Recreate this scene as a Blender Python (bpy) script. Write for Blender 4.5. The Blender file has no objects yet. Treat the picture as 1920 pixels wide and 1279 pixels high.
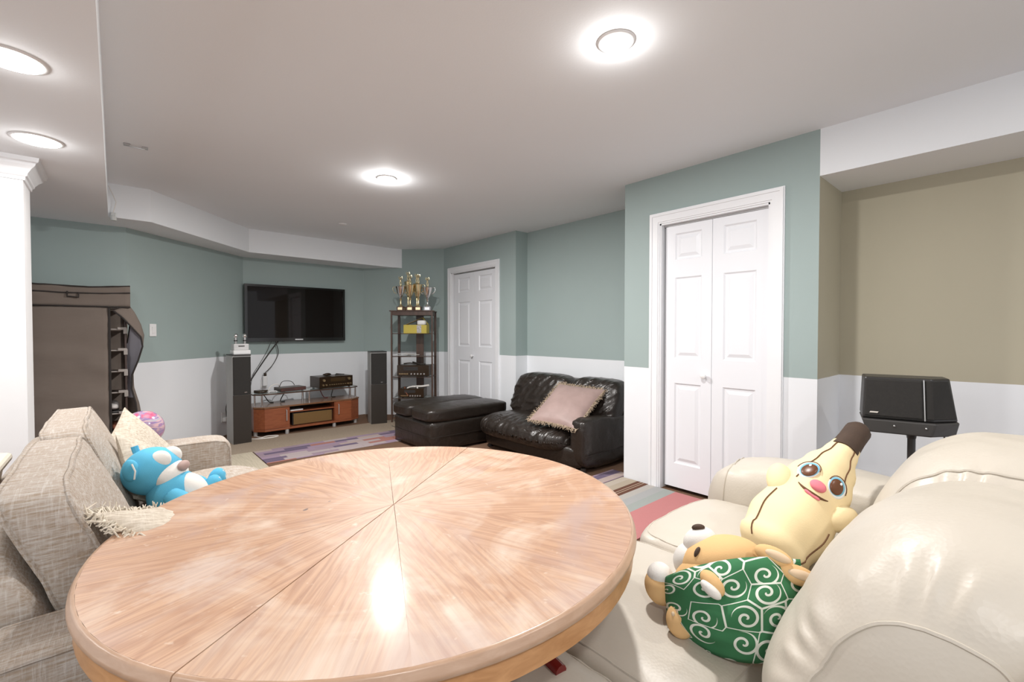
import bpy, math, random
from mathutils import Vector, Matrix, noise, Euler
random.seed(7)
S = bpy.context.scene
COL = S.collection
PI = math.pi
# ------------------------------------------------------------------ camera, world, exposure, lights
cam = bpy.data.objects.new('camera', bpy.data.cameras.new('camera'))
cam.data.sensor_width = 36; cam.data.lens = 850/1920*36; cam.data.clip_start = .02
cam.location = (0, 0, 1.22); cam.rotation_euler = (math.radians(90-1.1), 0, math.radians(-41.2))
COL.objects.link(cam); S.camera = cam
S.view_settings.view_transform = 'Standard'; S.view_settings.look = 'None'
S.view_settings.gamma = 1; S.view_settings.use_curve_mapping = False
S.view_settings.exposure = 0.0
W = bpy.data.worlds.new('world'); S.world = W; W.use_nodes = True
W.node_tree.nodes['Background'].inputs[0].default_value = (.93, .96, 1, 1)
W.node_tree.nodes['Background'].inputs[1].default_value = 1.15
try:
    S.cycles.max_bounces = 10; S.cycles.diffuse_bounces = 6; S.cycles.sample_clamp_indirect = 4
except Exception: pass
def lamp(x, y, z, w, r=.055, col=(1, .975, .95), glow=.07):
    l = bpy.data.lights.new('pot_lamp', 'AREA'); l.shape = 'DISK'; l.energy = w; l.size = 2*r*(1 if z > 2.3 else 1.4); l.color = col
    o = bpy.data.objects.new('pot_lamp', l); o.location = (x, y, z-.026); COL.objects.link(o)
    l = bpy.data.lights.new('pot_glow', 'POINT'); l.energy = w*glow; l.shadow_soft_size = .02; l.color = col
    o = bpy.data.objects.new('pot_glow', l); o.location = (x, y, z-.05); COL.objects.link(o)
H = 2.44; HS = 2.165
POTS = [(1.597, 1.162, H), (1.632, 3.37, H), (-.275, 3.222, HS), (-.26, 2.332, HS)]
for (x, y, z), w in zip(POTS, (36, 74, 11, 9)): lamp(x, y, z, w)
for x, y, z in [(1.6, -1.0, H), (-.27, -.6, HS), (-1.7, .8, HS), (-1.9, 3.0, HS)]: lamp(x, y, z, 18)

# ------------------------------------------------------------------ helpers
def lin(c):
    return tuple((x/12.92 if x <= .04045 else ((x+.055)/1.055)**2.4) for x in (v/255 for v in c))
class NT:
    def __init__(s, name):
        s.m = bpy.data.materials.new(name); s.m.use_nodes = True
        s.t = s.m.node_tree; s.b = s.t.nodes['Principled BSDF']
    def n(s, typ, **k):
        nd = s.t.nodes.new(typ)
        for a, v in k.items(): setattr(nd, a, v)
        return nd
    def l(s, a, b): s.t.links.new(a, b)
    def val(s, sock, v):
        if hasattr(v, 'is_output'): s.l(v, sock)
        else: sock.default_value = v
    def math(s, op, a, b=None, c=None):
        nd = s.n('ShaderNodeMath', operation=op); s.val(nd.inputs[0], a)
        if b is not None: s.val(nd.inputs[1], b)
        if c is not None: s.val(nd.inputs[2], c)
        return nd.outputs[0]
    def mix(s, f, a, b):
        nd = s.n('ShaderNodeMix', data_type='RGBA'); s.val(nd.inputs[0], f)
        for i, v in ((6, a), (7, b)):
            s.val(nd.inputs[i], v if hasattr(v, 'is_output') else (*v[:3], 1))
        return nd.outputs[2]
    def coord(s, kind='Object', scale=(1, 1, 1), rot=(0, 0, 0)):
        tc = s.n('ShaderNodeTexCoord'); mp = s.n('ShaderNodeMapping')
        mp.inputs['Scale'].default_value = scale; mp.inputs['Rotation'].default_value = rot
        s.l(tc.outputs[kind], mp.inputs[0]); return mp.outputs[0]
    def noise(s, vec, scale, detail=4, rough=.55, dist=0):
        nd = s.n('ShaderNodeTexNoise'); s.l(vec, nd.inputs['Vector']); nd.inputs['Scale'].default_value = scale
        nd.inputs['Detail'].default_value = detail; nd.inputs['Roughness'].default_value = rough
        nd.inputs['Distortion'].default_value = dist; return nd.outputs['Fac']
    def ramp(s, f, stops, interp='LINEAR'):
        nd = s.n('ShaderNodeValToRGB'); s.l(f, nd.inputs[0]); r = nd.color_ramp; r.interpolation = interp
        while len(r.elements) < len(stops): r.elements.new(.5)
        for e, (p, c) in zip(r.elements, stops): e.position = p; e.color = (*c[:3], 1) if hasattr(c, '__len__') else (c, c, c, 1)
        return nd.outputs[0]
    def bump(s, h, strength=.2, dist=.01):
        nd = s.n('ShaderNodeBump'); nd.inputs['Strength'].default_value = strength; nd.inputs['Distance'].default_value = dist
        s.l(h, nd.inputs['Height']); s.l(nd.outputs[0], s.b.inputs['Normal'])
    def out(s, col, rough=.6, metal=0, spec=.5):
        s.val(s.b.inputs['Base Color'], col if hasattr(col, 'is_output') else (*col[:3], 1))
        s.val(s.b.inputs['Roughness'], rough); s.b.inputs['Metallic'].default_value = metal
        s.b.inputs['Specular IOR Level'].default_value = spec; return s.m
def simple(name, col, rough=.6, metal=0, var=.12, nscale=6, bump=0, bscale=150, stretch=(1, 1, 1), spec=.5, coord='Object'):
    t = NT(name); v = t.coord(coord, stretch); f = t.noise(v, nscale)
    c = t.mix(f, tuple(x*(1-var) for x in col), tuple(min(1, x*(1+var)) for x in col))
    if bump: t.bump(t.noise(v, bscale, 3), bump, .004)
    return t.out(c, rough, metal, spec)
def emit(name, col, strength):
    t = NT(name); t.b.inputs['Emission Color'].default_value = (*col, 1); t.b.inputs['Emission Strength'].default_value = strength
    return t.out(col, .5)

class M:
    def __init__(s): s.v = []; s.f = []; s.uv = None
    def add(s, vs, fs, mat=None):
        o = len(s.v)
        s.v += [tuple(mat @ Vector(p)) if mat else tuple(p) for p in vs]
        s.f += [tuple(i+o for i in f) for f in fs]; return s
    def box(s, c, d, rot=None):
        x, y, z = (q/2 for q in d)
        vs = [(-x,-y,-z),(x,-y,-z),(x,y,-z),(-x,y,-z),(-x,-y,z),(x,-y,z),(x,y,z),(-x,y,z)]
        fs = [(0,3,2,1),(4,5,6,7),(0,1,5,4),(1,2,6,5),(2,3,7,6),(3,0,4,7)]
        m = Matrix.Translation(c)
        if rot: m = m @ Euler(rot).to_matrix().to_4x4()
        return s.add(vs, fs, m)
    def bb(s, x0, x1, y0, y1, z0, z1): return s.box(((x0+x1)/2, (y0+y1)/2, (z0+z1)/2), (x1-x0, y1-y0, z1-z0))
    def cush(s, c, h, p=5, n=12, deform=None, rot=None):
        """rounded box: a cube grid pulled onto a p-norm ball"""
        idx = {}; vs = []; fs = []
        def vid(a, b, d):
            k = (a, b, d)
            if k not in idx:
                q = [math.tan((2*t/n-1)*PI/4*.999) if p < 3.2 else math.copysign(1-(1-abs(2*t/n-1))**1.5, 2*t/n-1) for t in k]
                nn = sum(abs(t)**p for t in q)**(1/p)
                q = [t/nn for t in q]
                w = Vector((q[0]*h[0], q[1]*h[1], q[2]*h[2]))
                if deform: w = Vector(deform(w, q))
                idx[k] = len(vs); vs.append(tuple(w))
            return idx[k]
        for ax in range(3):
            for side in (0, n):
                for i in range(n):
                    for j in range(n):
                        q = []
                        for (a, b) in ((i, j), (i+1, j), (i+1, j+1), (i, j+1)):
                            k = [0, 0, 0]; k[ax] = side; k[(ax+1) % 3] = a; k[(ax+2) % 3] = b; q.append(vid(*k))
                        fs.append(tuple(q if side else q[::-1]))
        m = Matrix.Translation(c)
        if rot: m = m @ (rot.to_4x4() if isinstance(rot, Matrix) else Euler(rot).to_matrix().to_4x4())
        return s.add(vs, fs, m)
    def ball(s, c, r, rot=None, n=8, deform=None):
        if not hasattr(r, '__len__'): r = (r, r, r)
        return s.cush(c, r, 2, n, deform, rot)
    def lathe(s, prof, c=(0, 0, 0), n=24, rot=None):
        vs = []; fs = []
        for r, z in prof:
            for k in range(n): vs.append((r*math.cos(2*PI*k/n), r*math.sin(2*PI*k/n), z))
        for i in range(len(prof)-1):
            for k in range(n):
                a, b = i*n+k, i*n+(k+1) % n; fs.append((a, b, b+n, a+n))
        if prof[0][0] > 1e-6: fs.append(tuple(range(n))[::-1])
        if prof[-1][0] > 1e-6: fs.append(tuple(range((len(prof)-1)*n, len(prof)*n)))
        m = Matrix.Translation(c)
        if rot: m = m @ (rot.to_4x4() if isinstance(rot, Matrix) else Euler(rot).to_matrix().to_4x4())
        return s.add(vs, fs, m)
    def cyl(s, a, b, r, n=12, r2=None):
        return s.tube([a, b], [r, r if r2 is None else r2], n)
    def tube(s, pts, r, n=8, closed=False):
        pts = [Vector(p) for p in pts]; N = len(pts)
        if not hasattr(r, '__len__'): r = [r]*N
        vs = []; fs = []; prev = None
        for i, p in enumerate(pts):
            a = pts[(i-1) % N] if closed or i > 0 else p; b = pts[(i+1) % N] if closed or i < N-1 else p
            t = (b-a); t = t.normalized() if t.length > 1e-9 else Vector((0, 0, 1))
            if prev is None: prev = t.orthogonal()
            u = prev - t*prev.dot(t); u = u.normalized() if u.length > 1e-6 else t.orthogonal().normalized(); prev = u; w = t.cross(u)
            for k in range(n):
                an = 2*PI*k/n; vs.append(tuple(p+(u*math.cos(an)+w*math.sin(an))*r[i]))
        for i in range(N if closed else N-1):
            j = (i+1) % N
            for k in range(n): fs.append((i*n+k, i*n+(k+1) % n, j*n+(k+1) % n, j*n+k))
        if not closed: fs += [tuple(range(n))[::-1], tuple(range((N-1)*n, N*n))]
        return s.add(vs, fs)
    def prism(s, poly, z0, z1):
        n = len(poly); vs = [(x, y, z0) for x, y in poly]+[(x, y, z1) for x, y in poly]
        fs = [tuple(range(n))[::-1], tuple(range(n, 2*n))]+[(i, (i+1) % n, (i+1) % n+n, i+n) for i in range(n)]
        return s.add(vs, fs)
    def grid(s, fn, nu, nv, thick=0, closed_u=False):
        P = [[Vector(fn(i/nu, j/nv)) for j in range(nv+1)] for i in range(nu+1)]
        o = len(s.v); uv = []
        for i in range(nu+1):
            for j in range(nv+1): s.v.append(tuple(P[i][j])); uv.append((i/nu, j/nv))
        for i in range(nu):
            for j in range(nv):
                a = o+i*(nv+1)+j; s.f.append((a, a+nv+1, a+nv+2, a+1))
        s.uv = (s.uv or [])+uv; return s
INV = {}
def mesh_of(mb, name, m, smooth=True, ang=40):
    me = bpy.data.meshes.new(name); me.from_pydata(mb.v, [], mb.f); me.update()
    if mb.uv and len(mb.uv) == len(mb.v):
        ul = me.uv_layers.new(name='UVMap')
        for lp in me.loops: ul.data[lp.index].uv = mb.uv[lp.vertex_index]
    if m: me.materials.append(m)
    if smooth:
        me.shade_smooth()
        if ang < 180: me.set_sharp_from_angle(angle=math.radians(ang))
    return me
def build(mb, name, m, parent=None, smooth=True, ang=40, bevel=0, label=None, solid=0, subd=0, local=False, seg=2):
    if parent is not None and parent.name in INV and not local:
        iv = INV[parent.name]; mb.v = [tuple(iv @ Vector(p)) for p in mb.v]
    o = bpy.data.objects.new(name, mesh_of(mb, name, m, smooth, ang)); COL.objects.link(o)
    if parent is not None:
        o.parent = parent
        if parent.name in INV: INV[o.name] = INV[parent.name]
    if solid:
        k = o.modifiers.new('solid', 'SOLIDIFY'); k.thickness = solid; k.offset = 0
    if bevel:
        k = o.modifiers.new('bevel', 'BEVEL'); k.width = bevel; k.segments = seg; k.limit_method = 'ANGLE'; k.angle_limit = math.radians(35)
        k.harden_normals = False
    if subd:
        k = o.modifiers.new('subd', 'SUBSURF'); k.levels = subd; k.render_levels = subd
    if label: o['label'] = label
    return o
def tag(o, label, cat, group=None):
    o['label'] = label; o['category'] = cat
    if group: o['group'] = group
    return o
def thing(name, label, cat, loc=(0, 0, 0), rz=0, group=None):
    o = bpy.data.objects.new(name, None); o.empty_display_size = .1; COL.objects.link(o)
    o.location = loc; o.rotation_euler = (0, 0, rz)
    INV[o.name] = (Matrix.Translation(loc) @ Matrix.Rotation(rz, 4, 'Z')).inverted()
    return tag(o, label, cat, group)
def struct(mb, name, m, parent=None, **k):
    o = build(mb, name, m, parent, **k)
    if parent is None: o['kind'] = 'structure'
    return o
def centre(o):
    """put a top-level mesh's origin at its base centre"""
    vs = [v.co for v in o.data.vertices]
    c = Vector(((min(v.x for v in vs)+max(v.x for v in vs))/2, (min(v.y for v in vs)+max(v.y for v in vs))/2, min(v.z for v in vs)))
    o.data.transform(Matrix.Translation(-c)); o.location = c; return o

# ------------------------------------------------------------------ materials
WAIN = .935
def wallmat(name, up):
    t = NT(name); geo = t.n('ShaderNodeNewGeometry'); sp = t.n('ShaderNodeSeparateXYZ'); t.l(geo.outputs['Position'], sp.inputs[0])
    v = t.coord('Object'); f = t.noise(v, 1.3, 3)
    a = t.mix(f, tuple(x*.95 for x in up), tuple(x*1.05 for x in up))
    w = t.mix(f, (.765, .785, .815), (.83, .85, .875))
    wob = t.math('MULTIPLY', t.noise(v, 4, 3), .006)
    st = t.math('GREATER_THAN', sp.outputs[2], t.math('ADD', wob, WAIN-.003))
    c = t.mix(st, w, a); t.bump(t.noise(v, 260, 2), .06, .002)
    return t.out(c, .62, 0, .3)
TEAL = wallmat('teal paint above white', (.34, .415, .405))
BROWN = wallmat('olive brown paint above white', (.45, .415, .315))
WHITE = simple('white paint', (.84, .84, .845), .6, var=.03, nscale=1.5, bump=.05, bscale=250, spec=.3)
CEIL = simple('ceiling paint', (.84, .865, .89), .8, var=.025, nscale=.8, bump=.08, bscale=120, spec=.2)
DOOR = simple('door white', (.80, .815, .85), .42, var=.02, nscale=2)
TRIM = simple('trim white gloss', (.83, .84, .86), .4, var=.02)
PLASTIC = simple('white plastic', (.8, .8, .8), .4, var=.03)
DARK = simple('dark recess', (.10, .05, .025), .8)
BLACKP = simple('black plastic', (.022, .020, .019), .38, var=.2, nscale=20)
SPK = simple('speaker cloth', (.020, .018, .016), .8, var=.3, nscale=60, bump=.3, bscale=600)
SPKSIDE = simple('speaker side', (.36, .36, .35), .5)
CHROME = simple('chrome', (.75, .75, .76), .18, 1, var=.03)
STEEL = simple('brushed steel', (.55, .55, .55), .35, 1, var=.08)
GOLD = simple('gold plate', (.84, .71, .44), .22, 1, var=.1, nscale=25)
SILVER = simple('silver plate', (.82, .81, .80), .15, 1, var=.06, nscale=25)
CABLE = simple('black cable', (.03, .025, .022), .5)
CABLEW = simple('white cable', (.75, .72, .68), .5)
MAROON = simple('dark red lacquer', (.16, .012, .010), .25, var=.2)
def glass(name='shelf glass'):
    t = NT(name); t.b.inputs['Transmission Weight'].default_value = .9; t.b.inputs['IOR'].default_value = 1.3
    return t.out((.75, .85, .82), .04)
GLASS = glass()
def leather(name, col, rough, cell=160, strength=.12, var=.12, wr=0):
    t = NT(name); v = t.coord('Object'); f = t.noise(v, 3.5, 4)
    c = t.mix(f, tuple(x*(1-var) for x in col), tuple(min(1, x*(1+var)) for x in col))
    vo = t.n('ShaderNodeTexVoronoi'); t.l(v, vo.inputs['Vector']); vo.inputs['Scale'].default_value = cell
    h = t.math('ADD', t.math('MULTIPLY', vo.outputs['Distance'], .15), t.math('MULTIPLY', t.noise(v, 9, 3, .5, 1.2), wr))
    t.bump(h, strength, .02); r = t.math('ADD', t.math('MULTIPLY', t.noise(v, 7), .2), rough-.1)
    return t.out(c, r)
CREAM = leather('cream leather', (.53, .485, .415), .42, 140, .10, .05, .6)
BLACKL = leather('black leather', (.019, .014, .011), .32, 150, .22, .3, 1.2)
def wood(name, a, b, rough=.4, scale=(1, 14, 14), ns=3.0):
    t = NT(name); v = t.coord('Object', scale); f = t.noise(v, ns, 6, .6, .6)
    c = t.ramp(f, [(.3, a), (.7, b)]); t.bump(f, .05, .003); return t.out(c, rough)
CHERRY = wood('cherry wood', (.20, .055, .022), (.30, .095, .04), .35, (2, 14, 14))
DKWOOD = wood('dark brown wood', (.045, .022, .014), (.085, .042, .026), .35, (8, 8, 1))
OAKRIM = wood('oak rim', (.40, .20, .085), (.55, .30, .14), .3, (5, 5, 20))
OAKLIP = wood('oak lip', (.40, .25, .16), (.50, .34, .24), .3, (5, 5, 20))
def oakmat():
    t = NT('oak veneer'); uv = t.n('ShaderNodeUVMap'); oi = t.n('ShaderNodeObjectInfo')
    off = t.n('ShaderNodeVectorMath', operation='ADD'); sc = t.n('ShaderNodeVectorMath', operation='SCALE')
    cb = t.n('ShaderNodeCombineXYZ'); t.l(oi.outputs['Random'], cb.inputs[0]); t.l(oi.outputs['Random'], cb.inputs[1]); t.l(oi.outputs['Random'], cb.inputs[2])
    t.l(cb.outputs[0], sc.inputs[0]); sc.inputs['Scale'].default_value = 37
    t.l(uv.outputs[0], off.inputs[0]); t.l(sc.outputs[0], off.inputs[1])
    def mp(s):
        m = t.n('ShaderNodeMapping'); m.inputs['Scale'].default_value = s; t.l(off.outputs[0], m.inputs[0]); return m.outputs[0]
    fine = t.noise(mp((3, 110, 1)), 1.6, 5, .65)
    wob = t.noise(mp((1.4, 7, 1)), 1.5, 3, .5)
    wv = t.n('ShaderNodeMath', operation='SINE')
    sep = t.n('ShaderNodeSeparateXYZ'); t.l(mp((1, 1, 1)), sep.inputs[0])
    t.l(t.math('ADD', t.math('MULTIPLY', sep.outputs[1], 230), t.math('MULTIPLY', wob, 55)), wv.inputs[0])
    rings = t.math('MULTIPLY_ADD', wv.outputs[0], .5, .5)
    geo = t.coord('Object')
    base = t.mix(oi.outputs['Random'], (.49, .30, .19), (.52, .325, .21))
    g = t.math('MULTIPLY', t.math('POWER', rings, 3), .55)
    c = t.mix(g, base, (.36, .19, .115))
    c = t.mix(t.ramp(fine, [(.42, 0), (.66, .6)]), c, (.30, .165, .11))
    w1 = t.noise(geo, 3.2, 5, .6, .8)
    sk = t.noise(mp((2, 22, 1)), 1.3, 4, .6)
    c = t.mix(t.math('MULTIPLY', t.ramp(sk, [(.35, .25), (.65, 1)]), t.ramp(w1, [(.46, 0), (.66, .85)])), c, (.66, .55, .455))
    w2 = t.noise(geo, 2.1, 4, .6, 1.4)
    c = t.mix(t.ramp(w2, [(.52, 0), (.68, .6)]), c, (.40, .30, .28))
    sx = t.noise(t.coord('Object', (1, 1, 1)), 26, 3, .7); 
    c = t.mix(t.ramp(sx, [(.66, 0), (.76, .5)]), c, (.72, .62, .52))
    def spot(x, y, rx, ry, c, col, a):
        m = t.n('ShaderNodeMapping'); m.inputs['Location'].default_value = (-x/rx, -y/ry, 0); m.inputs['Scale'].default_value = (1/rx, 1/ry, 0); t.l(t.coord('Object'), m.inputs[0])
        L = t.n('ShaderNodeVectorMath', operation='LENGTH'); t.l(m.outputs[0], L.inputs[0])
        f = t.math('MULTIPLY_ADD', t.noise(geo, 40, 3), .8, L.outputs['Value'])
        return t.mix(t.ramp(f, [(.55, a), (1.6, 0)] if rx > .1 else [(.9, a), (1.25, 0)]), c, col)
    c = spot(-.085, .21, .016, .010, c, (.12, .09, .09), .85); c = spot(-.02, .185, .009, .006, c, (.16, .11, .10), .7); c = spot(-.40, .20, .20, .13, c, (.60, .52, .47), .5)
    t.bump(t.math('ADD', rings, fine), .05, .0015)
    t.b.inputs['Coat Weight'].default_value = .22; t.b.inputs['Coat Roughness'].default_value = .13; return t.out(c, t.ramp(w1, [(.3, .40), (.7, .55)]), 0, .35)
OAK = oakmat()
def weave(name, a, b, c2, stretch=(6, 60, 60), rough=.9):
    t = NT(name); v1 = t.coord('Object', stretch); v2 = t.coord('Object', (stretch[1], stretch[0], stretch[0]))
    f1 = t.noise(v1, 3, 3, .7); f2 = t.noise(v2, 3, 3, .7); f3 = t.noise(t.coord('Object'), 2.5, 3)
    c = t.mix(t.ramp(f1, [(.35, 0), (.65, 1)]), a, b); c = t.mix(t.ramp(f2, [(.5, 0), (.8, .6)]), c, c2)
    c = t.mix(t.math('MULTIPLY', f3, .25), c, a)
    t.bump(t.math('ADD', f1, f2), .35, .004); return t.out(c, rough, 0, .2)
GREYF = weave('grey linen', (.30, .235, .175), (.46, .425, .39), (.62, .60, .58))
PILF = weave('beige slub', (.40, .34, .27), (.62, .56, .47), (.74, .69, .60), (5, 40, 40))
def rugstripe():
    t = NT('striped carpet'); geo = t.n('ShaderNodeNewGeometry'); sp = t.n('ShaderNodeSeparateXYZ'); t.l(geo.outputs['Position'], sp.inputs[0])
    f = t.math('DIVIDE', t.math('SUBTRACT', sp.outputs[1], 1.50), .80)
    k = lambda y: (y-1.50)/.80
    br = (.10, .03, .012); be = (.50, .40, .30)
    st = [(0, (.50, .19, .19)), (k(1.755), (.32, .355, .335)), (k(1.84), (.36, .37, .37)), (k(1.92), (.42, .40, .37)), (k(1.985), br), (k(2.02), be), (k(2.028), br), (k(2.045), be), (k(2.053), br), (k(2.085), (.40, .34, .26)), (k(2.16), (.46, .40, .33))]
    c = t.ramp(f, st, 'CONSTANT'); n = t.noise(t.coord('Object'), 220, 3)
    c = t.mix(t.math('MULTIPLY', n, .3), c, (.25, .22, .2)); t.bump(n, .4, .004); return t.out(c, .95, 0, .1)
def patch(name='patchwork carpet'):
    t = NT(name); geo = t.n('ShaderNodeNewGeometry'); mp = t.n('ShaderNodeMapping'); t.l(geo.outputs['Position'], mp.inputs[0])
    br = t.n('ShaderNodeTexBrick'); t.l(mp.outputs[0], br.inputs['Vector']); br.offset = .37; br.squash = 1.6; br.squash_frequency = 3
    br.inputs['Scale'].default_value = 1; br.inputs['Brick Width'].default_value = .26; br.inputs['Row Height'].default_value = .075
    br.inputs['Mortar Size'].default_value = .002; br.inputs['Color1'].default_value = (0, 0, 0, 1); br.inputs['Color2'].default_value = (1, 1, 1, 1)
    br.inputs['Mortar'].default_value = (.4, .4, .4, 1)
    c = t.ramp(br.outputs['Color'], [(0, (.11, .085, .15)), (.18, (.28, .21, .26)), (.40, (.34, .14, .11)), (.58, (.40, .34, .34)), (.78, (.30, .22, .30)), (.90, (.40, .32, .29))], 'CONSTANT')
    n = t.noise(t.coord('Object'), 180, 3); c = t.mix(t.math('MULTIPLY', n, .22), c, (.42, .33, .33)); t.bump(n, .4, .004)
    return t.out(c, .95, 0, .1)
STRIPE = rugstripe(); PATCH = patch()
BEIGEC = simple('speckled beige carpet', (.34, .275, .21), .95, var=.45, nscale=130, bump=.5, bscale=300, spec=.1)
RIBC = simple('ribbed beige rug', (.50, .44, .34), .95, var=.3, nscale=14, bump=.5, bscale=40, stretch=(6, .4, 1), spec=.1)
FLOORM = simple('brown carpet floor', (.17, .10, .065), .9, var=.25, nscale=70, bump=.4, bscale=300, spec=.15)

# ------------------------------------------------------------------ room shell
T = .12
def wall(name, a, b, m, z1=H, hole=None):
    """vertical slab from a to b, the room on its right hand side (seen from above)"""
    a = Vector(a); b = Vector(b); d = b-a; L = d.length; d.normalize(); nrm = Vector((-d.y, d.x))
    mb = M()
    def seg(s0, s1, z0, z):
        p = [a+d*s0, a+d*s1, a+d*s1+nrm*T, a+d*s0+nrm*T]; mb.prism([(q.x, q.y) for q in p], z0, z)
    if hole:
        s0, s1, zt = hole; seg(0, s0, 0, z1); seg(s1, L, 0, z1); seg(s0, s1, zt, z1)
    else: seg(0, L, 0, z1)
    return struct(mb, name, m, smooth=False)
struct(M().bb(-3.4, 4.2, -2.4, 7.0, -.1, 0), 'floor', FLOORM, smooth=False)
struct(M().bb(-3.4, 4.2, -2.4, 7.0, H, H+.1), 'ceiling', CEIL, smooth=False)
wall('wall_back_left', (-3.2, 5.385), (.083, 5.385), TEAL)
wall('wall_left_diagonal', (.083, 5.385), (1.217, 6.52), TEAL)
wall('wall_back', (1.217, 6.52), (2.78, 6.52), TEAL)
wall('wall_right_diagonal', (2.78, 6.52), (3.63, 5.66), TEAL)
FD0, FD1, FDT = 4.455, 5.46, 2.065
wall('wall_far_right', (3.63, 5.66), (3.63, 4.08), TEAL, hole=(5.66-FD1, 5.66-FD0, FDT))
wall('wall_jog', (3.631, 4.078), (3.82, 4.078), TEAL)
wall('wall_sofa_recess', (3.82, 4.08), (3.82, 2.23), TEAL)
wall('wall_closet_far_side', (3.82, 2.231), (3.202, 2.231), TEAL)
ND0, ND1, NDT = 1.115, 1.905, 2.06
wall('wall_closet_front', (3.2, 2.23), (3.2, .845), TEAL, hole=(2.23-ND1, 2.23-ND0, NDT))
wall('wall_alcove_side', (3.2+.001, .845), (3.68, .845), BROWN)
wall('wall_alcove', (3.68, .845), (3.68, -2.3), BROWN)
struct(M().bb(3.34, 3.36, .97, 2.1, 0, 2.2), 'wall_closet_inside', DARK, smooth=False)
struct(M().bb(3.77, 3.79, 4.3, 5.6, 0, 2.2), 'wall_far_closet_inside', DARK, smooth=False)
# dropped ceiling and soffits
struct(M().prism([(-3.2, -2.3), (-.03, -2.3), (-.03, 5.385), (-3.2, 5.385)], HS, H), 'ceiling_dropped', CEIL, smooth=False)
struct(M().prism([(-.03, 4.975), (.245, 4.975), (1.20, 6.075), (3.03, 6.125), (3.19, 6.105), (2.78, 6.52), (1.217, 6.52), (.083, 5.385), (-.03, 5.385)], HS, H), 'trim_1', CEIL, smooth=False)
struct(M().bb(3.2, 3.68, -2.3, .845, 2.16, H), 'trim_2', CEIL, smooth=False)
# column end of the left partition with its crown moulding
struct(M().bb(-1.9, -.368, 3.63, 3.90, 0, HS), 'wall_partition', WHITE, smooth=False)
cr = M(); prof = [(0, -.115), (.008, -.115), (.010, -.098), (.018, -.092), (.020, -.080), (.036, -.056), (.052, -.040), (.056, -.028), (.066, -.022), (.070, 0), (0, 0)]
ring = lambda o, z: [(-1.9, 3.63-o, HS+z), (-.368+o, 3.63-o, HS+z), (-.368+o, 3.90+o, HS+z), (-1.9, 3.90+o, HS+z)]
for i in range(len(prof)-1):
    A = ring(*prof[i]); B = ring(*prof[i+1])
    for k in range(3): cr.add([A[k], A[k+1], B[k+1], B[k]], [(0, 1, 2, 3)])
struct(cr, 'trim_3', TRIM, smooth=False)

# ------------------------------------------------------------------ doors
def panel_mesh(w, h):
    """raised panel in the y-z plane facing -x"""
    mb = M(); st = [(0, 0), (.010, .009), (.022, .010), (.045, .001)]
    R = lambda o, d: [(d, -w/2+o, -h/2+o), (d, w/2-o, -h/2+o), (d, w/2-o, h/2-o), (d, -w/2+o, h/2-o)]
    for (o0, d0), (o1, d1) in zip(st, st[1:]):
        A, B = R(o0, d0), R(o1, d1)
        for k in range(4): mb.add([A[k], B[k], B[(k+1) % 4], A[(k+1) % 4]], [(0, 1, 2, 3)])
    mb.add(R(*st[-1]), [(0, 3, 2, 1)]); return mb
def leaf(x, y0, y1, z0, z1, parent, rows=((.03, .13), (.197, .505), (.60, .908)), side=(.21, .21), th=.034):
    Hh = z1-z0; Wd = y1-y0; mb = M()
    a, b = y0+side[0]*Wd, y1-side[1]*Wd
    mb.bb(x, x+th, y0, a, z0, z1); mb.bb(x, x+th, b, y1, z0, z1)
    edges = [0]+[t for r in rows for t in r]+[1]
    for i in range(0, len(edges), 2): mb.bb(x, x+th, a, b, z1-edges[i+1]*Hh, z1-edges[i]*Hh)
    mb.bb(x+.012, x+th-.001, a, b, z0, z1)
    lf = build(mb, 'door_leaf', DOOR, parent, smooth=False)
    for r0, r1 in rows:
        p = panel_mesh(b-a, (r1-r0)*Hh); p.v = [(v[0]+x, v[1]+(a+b)/2, v[2]+z1-(r0+r1)/2*Hh) for v in p.v]
        build(p, 'panel', DOOR, lf, smooth=False)
    return lf
def casing(name, x, y0, y1, zt, w=.085):
    mb = M()
    for o, d, ww in ((0, .012, w), (.012, .018, w-.03), (w-.026, .024, .02)):
        mb.bb(x-d, x+.02, y0-o-ww, y0-o, 0, zt+o+ww); mb.bb(x-d, x+.02, y1+o, y1+o+ww, 0, zt+o+ww); mb.bb(x-d, x+.02, y0-o, y1+o, zt+o, zt+o+ww)
    mb.bb(x-.004, x+T, y0-.002, y0+.012, 0, zt); mb.bb(x-.004, x+T, y1-.012, y1+.002, 0, zt); mb.bb(x-.004, x+T, y0, y1, zt-.012, zt)
    return struct(mb, name, TRIM, smooth=False)
def knob(c, parent):
    return build(M().lathe([(.009, 0), (.009, .012), (.017, .018), (.0205, .028), (.018, .037), (.009, .042), (0, .043)], c, 16, Euler((0, -PI/2, 0)).to_matrix()), 'knob', PLASTIC, parent)
def door(name, x, y0, y1, zt, split, kn, zk=.9):
    d = bpy.data.objects.new(name, None); COL.objects.link(d); d['kind'] = 'structure'; d.location = (x, (y0+y1)/2, 0)
    INV[d.name] = Matrix.Translation(d.location).inverted()
    leaf(x+.03, y0+.014, split-.0015, .03, zt-.028, d); leaf(x+.03, split+.0015, y1-.034, .03, zt-.028, d)
    knob((x+.03, kn, zk), d); build(M().bb(x+.035, x+.06, y0+.012, y1-.012, zt-.024, zt-.012), 'track', STEEL, d, smooth=False)
door('door_1', 3.2, ND0, ND1, NDT, 1.508, 1.556)
door('door_2', 3.63, FD0, FD1, FDT, 4.955, 4.985)
casing('trim_4', 3.2, ND0, ND1, NDT); casing('trim_5', 3.63, FD0, FD1, FDT, .075)

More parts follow.
